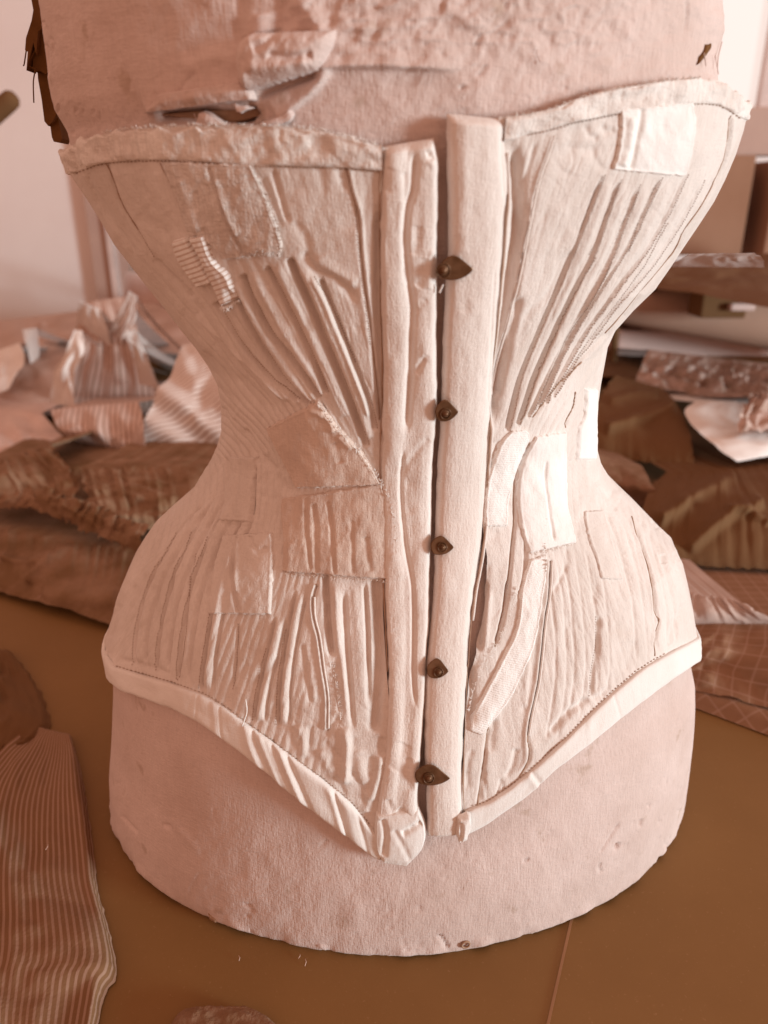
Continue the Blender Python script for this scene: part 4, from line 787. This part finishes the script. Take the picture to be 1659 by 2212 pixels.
# ------------------------------------------------------------------ cloth lying about
def drape(name, left, right, m, yt=None, bulge=.02, amp=.012, fx=6, fy=4, seed=1, parent=None, nu=90, nv=80, base=.006, flat=None, back=True, ridge=0, rdir=(1, 0), edge=.0, uvrot=0, ripple=0, lines=None, **k):
    """heaped (yt) or flat-lying (flat) cloth; edge lines run from the near border to the far one"""
    G = ruled(left, right, nu, nv); s = np.linspace(0, 1, nu)[None]; t = np.linspace(0, 1, nv)[:, None]
    ed = np.minimum(np.minimum(s, 1-s)*nu, np.minimum(t, 1-t)*nv)
    G = G+edge*np.exp(-ed/4)[..., None]*np.stack([vnoise(s*nu/3+0*t, t*nv/3+0*s, seed+1), vnoise(s*nu/3+0*t, t*nv/3+0*s, seed+2)], -1)
    f = fbm(s*fx+.6*vnoise(t*2, s*2, seed+9), t*fy+0*s, seed, 3, .42)
    if ridge: f = f+ridge*(1-2*np.abs(vnoise((s*rdir[0]+t*rdir[1])*fx*1.6+.5*vnoise(s*3, t*3, seed+4), (t*rdir[0]-s*rdir[1])*fy*.5, seed+6)))
    if ripple: f = f+.5*np.sin((s*rdir[0]+t*rdir[1])*ripple+2*vnoise(s*3, t*3, seed+3))
    if lines: f = f*.6+fold_map([(np.array(q, float), a_, w_) for q, a_, w_ in lines], G)*1e-3/amp
    if flat is not None:
        rim = 1-np.exp(-(ed/3.0)**2)
        z = .0012+flat*rim+np.maximum(amp*f, -flat*.7)*(1-np.exp(-(ed/10)**2)); P = on_plane(G[..., 0], G[..., 1], z*0+flat*.6); P[..., 2] = z
    else:
        y0 = on_plane(G[0, :, 0], G[0, :, 1], base+0*s[0])[:, 1]; kk = np.ones(13)/13; y0 = np.convolve(np.pad(y0, 6, mode='edge'), kk, 'valid')
        dt = rays(G[-1, :, 0], G[-1, :, 1]); lim = np.where(dt[:, 2] < -.02, CAM[1]+dt[:, 1]*(base+.02-CAM[2])/np.minimum(dt[:, 2], -.02), 9)
        ytop = np.minimum(yt, lim); Y = y0[None]+(ytop-y0)[None]*t**1.1-bulge*np.sin(np.pi*t)
        P = on_depth(G[..., 0], G[..., 1], Y); nrm = np.array([0, -.75, .65]); P = P+nrm*(amp*f*np.sin(np.pi*np.clip(t*.9+.08, 0, 1)))[..., None]
        P[..., 2] = np.maximum(P[..., 2], .004+.0011*(seed % 9)+.003*(1+vnoise(s*7, t*7, seed+20)))
        if back:
            top = P[-1]; rows = [top+np.array([0, .02*k_*k_*.6+.012*k_, 0])-np.array([0, 0, 1])*(top[:, 2:3]-.0006-.0001*(seed % 9))*min(1, (k_/6)**1.5) for k_ in range(1, 7)]
            P = np.concatenate([P, np.stack(rows)])
    uv = metric_uv(P)
    if uvrot: c, s_ = math.cos(uvrot), math.sin(uvrot); uv = np.stack([uv[..., 0]*c-uv[..., 1]*s_, uv[..., 0]*s_+uv[..., 1]*c], -1)
    return link(name, grid_mesh(P, uv), m, parent, **k)
STRIPE = mat('striped_cotton', (.84, .77, .74), (.76, .67, .63), scale=20, stripes=(105, (.44, .28, .215), .17), bump=.2)
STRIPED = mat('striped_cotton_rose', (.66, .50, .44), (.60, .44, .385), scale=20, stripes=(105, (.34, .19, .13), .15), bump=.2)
WHITEC = mat('white_cotton', (.86, .80, .77), (.76, .68, .64), scale=14, bump=.2)
PINKC = mat('faded_cotton', (.56, .42, .37), (.45, .325, .275), sheen=0, scale=12, bump=.25); ROSE = mat('pale_rose_cotton', (.72, .56, .51), (.62, .46, .41), scale=14)
BROWNC = mat('worn_brown_wool', (.31, .185, .118), (.20, .11, .055), sheen=0, contrast=(.36, .64), scale=22, bump=.25, bscale=400, bdist=.0015)
DARKC = mat('dark_brown_cotton', (.165, .082, .036), (.15, .073, .030), sheen=0, scale=10, bump=.3, bscale=400, bdist=.001)
CORD = mat('striped_wool', (.235, .125, .066), (.205, .105, .05), sheen=0, scale=18, stripes=(270, (.34, .21, .15), .19), bump=.4, bscale=500, bdist=.001)
CHECK = mat('checked_cotton', (.30, .165, .10), (.26, .135, .075), sheen=0, scale=30, stripes=(72, (.38, .235, .17), .04), grid=1, bump=.3, bscale=600)
LACE = mat('crumpled_lace', (.60, .45, .40), (.42, .29, .23), sheen=0, scale=40, bump=.4, bscale=200, bdist=.003, contrast=(.40, .62))
FELT = mat('brown_felt', (.26, .145, .092), (.20, .105, .055), sheen=0, scale=60, bump=.7, bscale=300, bdist=.002)

# left: pile of garments
fc = empty('folded_cloth', (0, 0, 0), 'faded pink-brown cloth pile far left on the table', 'cloth')
drape('main_fold', T('-', (-60, 905), (-60, 800), (-60, 700)), T('-', (330, 900), (300, 780), (280, 660)), PINKC, 1.55, .03, .018, 3, 4, 5, fc, ripple=22, rdir=(.25, 1))
drape('upper_fold', T('-', (95, 740), (92, 700), (110, 680)), T('-', (460, 770), (440, 700), (330, 655)), PINKC, 1.75, .02, .012, 5, 4, 8, fc, base=.08)
drape('strap', T('-', (66, 785), (55, 740), (48, 712)), T('-', (86, 775), (84, 738), (80, 708)), WHITEC, 1.18, .01, .004, 3, 3, 12, fc, nu=14, nv=30, base=.06)
drape('white_lining', T('-', (-40, 860), (-30, 800), (-20, 762)), T('-', (20, 840), (52, 780), (44, 740)), WHITEC, 1.2, .01, .008, 4, 3, 14, fc, nu=30, nv=30, base=.05)
drape('pillow_cover', T('-', (262, 700), (268, 640), (272, 588)), T('-', (420, 740), (400, 640), (350, 590)), ROSE, 1.8, .03, .01, 3, 3, 16, nu=50, nv=40, base=.02, label='pale folded cloth in the doorway behind the striped blouse', cat='cloth')
rc = drape('light_cotton_cloth', T('-', (-60, 1075), (-60, 990), (-60, 880)), T('-', (250, 1010), (150, 955), (90, 892)), ROSE, .98, .02, .014, 3, 3, 21, ripple=20, rdir=(.4, 1), label='pale rose cloth at the left edge under the striped blouse', cat='cloth')
bl = empty('striped_blouse', (0, 0, 0), 'crumpled white blouse with dark stripes heaped on the table at left', 'blouse')
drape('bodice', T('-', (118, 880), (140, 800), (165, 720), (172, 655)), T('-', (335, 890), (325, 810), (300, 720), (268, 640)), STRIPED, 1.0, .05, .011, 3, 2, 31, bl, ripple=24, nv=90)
drape('ruffle', T('-', (160, 745), (166, 690), (172, 650)), T('-', (245, 765), (235, 720), (216, 668)), WHITEC, .92, .03, .009, 3, 2, 34, bl, ripple=20, nu=40, nv=40, base=.12)
drape('collar', T('-', (228, 800), (238, 720), (268, 655), (278, 628)), T('-', (270, 810), (262, 740), (290, 690), (296, 640)), STRIPE, .93, .02, .008, 5, 4, 37, bl, nu=30, nv=60, base=.08)
drape('edge_ruffle', T('-', (108, 870), (118, 800), (150, 740), (160, 712)), T('-', (162, 880), (160, 810), (182, 760), (178, 715)), WHITEC, .88, .02, .007, 3, 2, 39, bl, ripple=16, rdir=(.3, 1), nu=30, nv=50, base=.05)
drape('shoulder_ruffle', T('-', (300, 830), (285, 760), (265, 720)), T('-', (345, 840), (322, 780), (290, 710)), WHITEC, .86, .02, .008, 4, 6, 41, bl, nu=24, nv=40, base=.07)
drape('sleeve', T('-', (288, 985), (320, 880), (365, 810), (395, 745)), T('-', (520, 1000), (530, 900), (520, 800), (460, 735)), STRIPE, .90, .05, .012, 2.5, 3, 43, bl, ripple=26, rdir=(.5, .8), uvrot=1.05, nv=90)
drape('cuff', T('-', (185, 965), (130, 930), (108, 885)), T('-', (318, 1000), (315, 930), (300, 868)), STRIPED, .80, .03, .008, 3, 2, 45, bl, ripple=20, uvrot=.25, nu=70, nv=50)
drape('hem', T('-', (292, 1012), (285, 985), (270, 940)), T('-', (480, 1010), (480, 996), (478, 985)), WHITEC, .76, .006, .003, 6, 2, 47, bl, nu=60, nv=14, back=False)
br = empty('brown_garment', (0, 0, 0), 'ragged brown wool garment lying beside the corset at left', 'garment')
drape('skirt', T('-', (-60, 1170), (-60, 1090), (-60, 1010)), T('-', (330, 1345), (430, 1200), (500, 1005)), BROWNC, .78, .02, .020, 5, 5, 53, br, nu=150, nv=120, edge=3, lines=[([(98, 956), (75, 1010), (62, 1058)], 14, 9), ([(62, 1058), (156, 1081), (234, 1128), (289, 1175)], 16, 8), ([(98, 956), (203, 1054), (305, 1112)], 14, 9), ([(332, 1003), (380, 1024), (426, 1050)], 14, 9), ([(148, 1097), (172, 1144), (203, 1190), (219, 1160)], 14, 7), ([(0, 1093), (60, 1098), (130, 1110)], -26, 16), ([(230, 988), (280, 990), (330, 994)], -18, 9), ([(180, 1010), (260, 1060), (340, 1090)], -14, 12), ([(250, 1030), (330, 1060), (400, 1100)], 10, 8), ([(180, 1150), (260, 1190), (340, 1200)], -12, 14)])
drape('lower_layer', T('-', (-60, 1260), (-60, 1200), (-60, 1130)), T('-', (300, 1375), (330, 1310), (360, 1200)), BROWNC, .50, .015, .009, 4, 3, 57, br, lines=[([(62, 1265), (86, 1230), (156, 1175)], 10, 8), ([(0, 1200), (50, 1215), (120, 1200)], 8, 8), ([(90, 1290), (180, 1300), (260, 1290)], 8, 20)], nu=130, nv=80, edge=3)
drape('upper_layer', T('-', (-60, 1085), (-60, 1050), (-60, 1012)), T('-', (150, 1110), (170, 1040), (110, 962)), BROWNC, .66, .03, .012, 5, 3, 58, br, nu=80, nv=50, base=.05, edge=6)
drape('side_fold', T('-', (205, 1150), (190, 1080), (170, 1010)), T('-', (470, 1130), (480, 1060), (470, 1008)), BROWNC, .70, .03, .012, 5, 3, 56, br, nu=90, nv=50, base=.04, edge=6, ridge=.3, rdir=(.5, 1))
drape('torn_edge', T('-', (70, 1090), (80, 1065), (95, 1050)), T('-', (300, 1200), (310, 1165), (320, 1135)), BROWNC, .58, .01, .006, 5, 3, 59, br, ridge=.4, nu=90, nv=20, base=.05, edge=9, back=False)
# near left
drape('striped_cloth', T('-', (-140, 2330), (-130, 2100), (-100, 1850), (-60, 1690), (40, 1590), (90, 1570)), T('-', (190, 2330), (222, 2150), (247, 2108), (250, 2070), (232, 1990), (212, 1920), (203, 1850), (190, 1750), (172, 1650), (150, 1580)), CORD, flat=.008, amp=.0055, fx=3, fy=6, seed=61, nu=110, nv=220, edge=2,
      label='dark wool cloth with pale stripes lying at the lower left', cat='cloth')
drape('dark_cloth', T('-', (-80, 1640), (-90, 1540), (-90, 1440), (-80, 1390)), T('-', (40, 1620), (105, 1570), (80, 1480), (20, 1400)), DARKC, flat=.007, amp=.005, fx=4, fy=4, seed=63, nu=70, nv=70, edge=5, ridge=.5, label='dark crumpled cloth at the left edge above the striped cloth', cat='cloth')
drape('felt_scrap', T('-', (352, 2330), (352, 2250), (378, 2196), (430, 2176)), T('-', (640, 2330), (625, 2250), (585, 2200), (520, 2176)), FELT, flat=.005, amp=.001, fx=6, fy=6, seed=65, nu=70, nv=50, edge=5, label='fuzzy brown felt scrap at the bottom edge of the picture', cat='cloth')
# right: fabrics and boxes
drape('dark_skirt', T('-', (1230, 1290), (1230, 1100), (1250, 900), (1280, 805)), T('-', (1800, 1350), (1800, 1150), (1800, 1000), (1780, 880)), DARKC, 1.15, .04, .030, 3, 3, 71, nu=140, nv=140, lines=[([(1294, 826), (1328, 818), (1353, 809), (1393, 818), (1427, 843), (1453, 860)], 16, 9), ([(1299, 914), (1393, 909), (1456, 875)], 16, 16), ([(1290, 960), (1350, 940), (1420, 930)], 10, 10), ([(1410, 971), (1450, 978), (1498, 980)], 12, 9), ([(1390, 1068), (1456, 1039), (1512, 1036)], 14, 12), ([(1560, 1090), (1600, 1100), (1650, 1120)], 12, 9), ([(1420, 1120), (1520, 1060), (1580, 1020)], 14, 18), ([(1480, 1150), (1560, 1180), (1640, 1170)], -20, 25)], label='large dark brown skirt heaped behind the corset at right', cat='skirt')
drape('dark_blouse', T('-', (1280, 985), (1285, 900), (1300, 850), (1330, 812)), T('-', (1500, 1010), (1490, 930), (1470, 880), (1430, 838)), DARKC, .95, .06, .010, 2.5, 2, 72, base=.04, nu=90, nv=80, edge=2, lines=[([(1300, 930), (1380, 905), (1460, 872)], 14, 12), ([(1310, 870), (1370, 850), (1420, 850)], 10, 10)], label='dark crumpled blouse nearest the corset waist, on the dark skirt', cat='blouse')
drape('dark_jacket', T('-', (1395, 1215), (1385, 1130), (1400, 1060), (1440, 1020)), T('-', (1800, 1240), (1800, 1150), (1790, 1060), (1700, 1000)), DARKC, .66, .05, .010, 2.5, 2, 74, base=.03, nu=110, nv=90, edge=2, lines=[([(1410, 1130), (1500, 1070), (1590, 1020)], 16, 16), ([(1480, 1190), (1560, 1120), (1650, 1080)], 12, 14), ([(1560, 1100), (1610, 1110), (1660, 1130)], 10, 8)], label='dark jacket folded over below the smooth white sleeve', cat='jacket')
drape('felt_roll', T('-', (1260, 1060), (1255, 1010), (1270, 975)), T('-', (1400, 1105), (1412, 1050), (1385, 1005)), FELT, .52, .05, .008, 3, 3, 73, base=.03, nu=50, nv=40, label='small rounded brown felt roll touching the corset waist at right', cat='cloth')
cc = empty('checked_cloth', (0, 0, 0), 'brown cloth with pale check lines at the right of the form', 'cloth')
drape('folded_hem', T('-', (1400, 1480), (1420, 1440), (1440, 1420)), T('-', (1790, 1625), (1790, 1570), (1790, 1490)), CHECK, flat=.010, amp=.003, fx=4, fy=2, seed=75, parent=cc, nu=110, nv=30, uvrot=.7)
drape('main_sheet', T('-', (1430, 1472), (1440, 1400), (1460, 1340)), T('-', (1790, 1560), (1790, 1440), (1780, 1330)), CHECK, .44, .012, .010, 4, 3, 77, cc, nu=110, nv=60, base=.014, uvrot=.12)
drape('lace_edging', T('-', (1470, 1355), (1470, 1310), (1480, 1275)), T('-', (1680, 1350), (1640, 1325), (1600, 1300)), PINKC, .50, .01, .003, 4, 2, 79, cc, nu=60, nv=24, base=.03, edge=4)
drape('pale_sleeve', T('-', (1592, 998), (1540, 960), (1500, 925), (1478, 890), (1500, 868)), T('-', (1800, 960), (1790, 940), (1790, 920), (1790, 890), (1780, 862)), WHITEC, .98, .05, .008, 3, 3, 81, base=.06, nu=90, nv=60, label='smooth white sleeve lying on the dark skirt at the right edge', cat='sleeve')
drape('crumpled_lace', T('-', (1370, 830), (1385, 790), (1400, 755)), T('-', (1790, 900), (1790, 850), (1780, 800)), LACE, 1.45, .03, .014, 16, 7, 83, ridge=.3, base=.05, nu=120, nv=50, label='heap of crumpled lace in front of the pale box at right', cat='lace')
drape('lace_tuft', T('-', (1590, 930), (1600, 890), (1625, 850)), T('-', (1790, 930), (1780, 880), (1770, 845)), LACE, 1.0, .02, .010, 5, 4, 85, base=.09, nu=70, nv=50, edge=6, label='lace tuft resting on the smooth white sleeve', cat='lace')
PALEB = mat('pale_card', (.72, .53, .48), (.68, .49, .44), scale=5, sheen=0); CARTON = mat('brown_carton', (.34, .185, .12), (.30, .155, .095), scale=6, sheen=0)
ROLLM = mat('roll_paper', (.43, .27, .20), (.40, .245, .18), scale=6, sheen=0)
o = wbox('pale_box', 1322, 1800, 715, 850, 1.62, .25, PALEB, label='low pale box behind the lace at right', cat='box'); add_bevel(o, .006)
a, b = xz(1325, 738, 1.5), xz(1325, 840, 1.5)
link('thin_post', tube(np.linspace(b-np.array([0, 0, .12]), a+np.array([0, 0, .05]), 8), .010, 12), DARKC, label='thin dark upright post beside the corset waist at right', cat='post')
a, b = xz(1250, 630, 1.5), xz(1900, 745, 1.42)
pr = empty('paper_roll', (0, 0, 0), 'long pinkish-brown paper roll lying aslant at right', 'roll')
link('roll', tube(np.linspace(a, b, 30), .056, 40), ROLLM, pr); dd = (b-a)/np.linalg.norm(b-a); link('core', tube(np.linspace(a-dd*.01, b+dd*.01, 4), .02, 20), CARTON, pr)
drape('dark_bag', T('-', (1400, 618), (1420, 590), (1450, 565)), T('-', (1800, 690), (1800, 600), (1790, 535)), DARKC, 1.52, .04, .012, 4, 3, 87, base=.24, nu=80, nv=40, label='dark cloth bag lying on top of the paper roll', cat='bag')
for nm, q, y, m, lb, ct in (('carton', (1410, 1636, 335, 552), 1.75, CARTON, 'brown cardboard carton under the window at right', 'carton'), ('carton', (1646, 1830, 345, 560), 1.72, CARTON, 'brown carton cut off by the right edge of the picture', 'carton'),
                            ('card_case', (1512, 1622, 620, 688), 1.32, DARKC, 'small dark case in front of the paper roll', 'case'), ('paper_slip', (1578, 1634, 656, 672), 1.30, PALEB, 'pale paper slip on the dark case', 'paper'),
                            ('wooden_board', (1585, 1800, 232, 336), 1.85, PINKW, 'brown board standing above the cartons at right', 'board')):
    o = wbox(nm, *q, y, .22 if nm == 'carton' else (.02 if nm == 'paper_slip' else .08), m, label=lb, cat=ct); add_bevel(o, .004)
drape('crumpled_paper', T('-', (1440, 575), (1470, 560), (1490, 548)), T('-', (1650, 578), (1645, 560), (1630, 546)), ROSE, 1.70, .01, .003, 4, 2, 89, base=.33, nu=60, nv=16, back=False, label='crumpled pale paper along the foot of the cartons', cat='paper')
a, b = xz(-70, 300, 1.0), xz(27, 212, 1.0)
link('bar', tube(np.vstack([np.linspace(a, b, 12), b+(b-a)/np.linalg.norm(b-a)*.006]), np.r_[np.full(11, .0155), .0145, .009], 16), DARKC, label='dark round bar end jutting in at the upper left edge', cat='bar')
LINT = mat('lint', (.7, .5, .42), sheen=0)
for (qx, qy, l_, lb) in ((541, 1972, .004, 'pale lint fleck on the table just below the form at lower left'), (516, 2070, .003, 'pale lint fleck on the table above the felt scrap'), (659, 2079, .004, 'longer of two lint flecks on the table right of the felt scrap'),
                         (646, 2066, .0025, 'shorter of two lint flecks on the table right of the felt scrap'), (101, 1830, .004, 'pale lint fleck lying on the striped cloth'), (85, 1288, .006, 'pale lint fleck by the lower border of the brown garment')):
    p = on_plane(np.array([float(qx)]), np.array([float(qy)]), np.array([.0008 if qy > 1900 else .014]))[0]; a_ = rs.uniform(1.2, 1.9)
    v_ = np.array([math.cos(a_), math.sin(a_), .1])*l_
    link('lint', tube(np.array([p-v_*.5, p+np.array([.0006, 0, .0004]), p+v_*.5]), .00018, 5), LINT, label=lb, cat='lint', group='lint flecks')
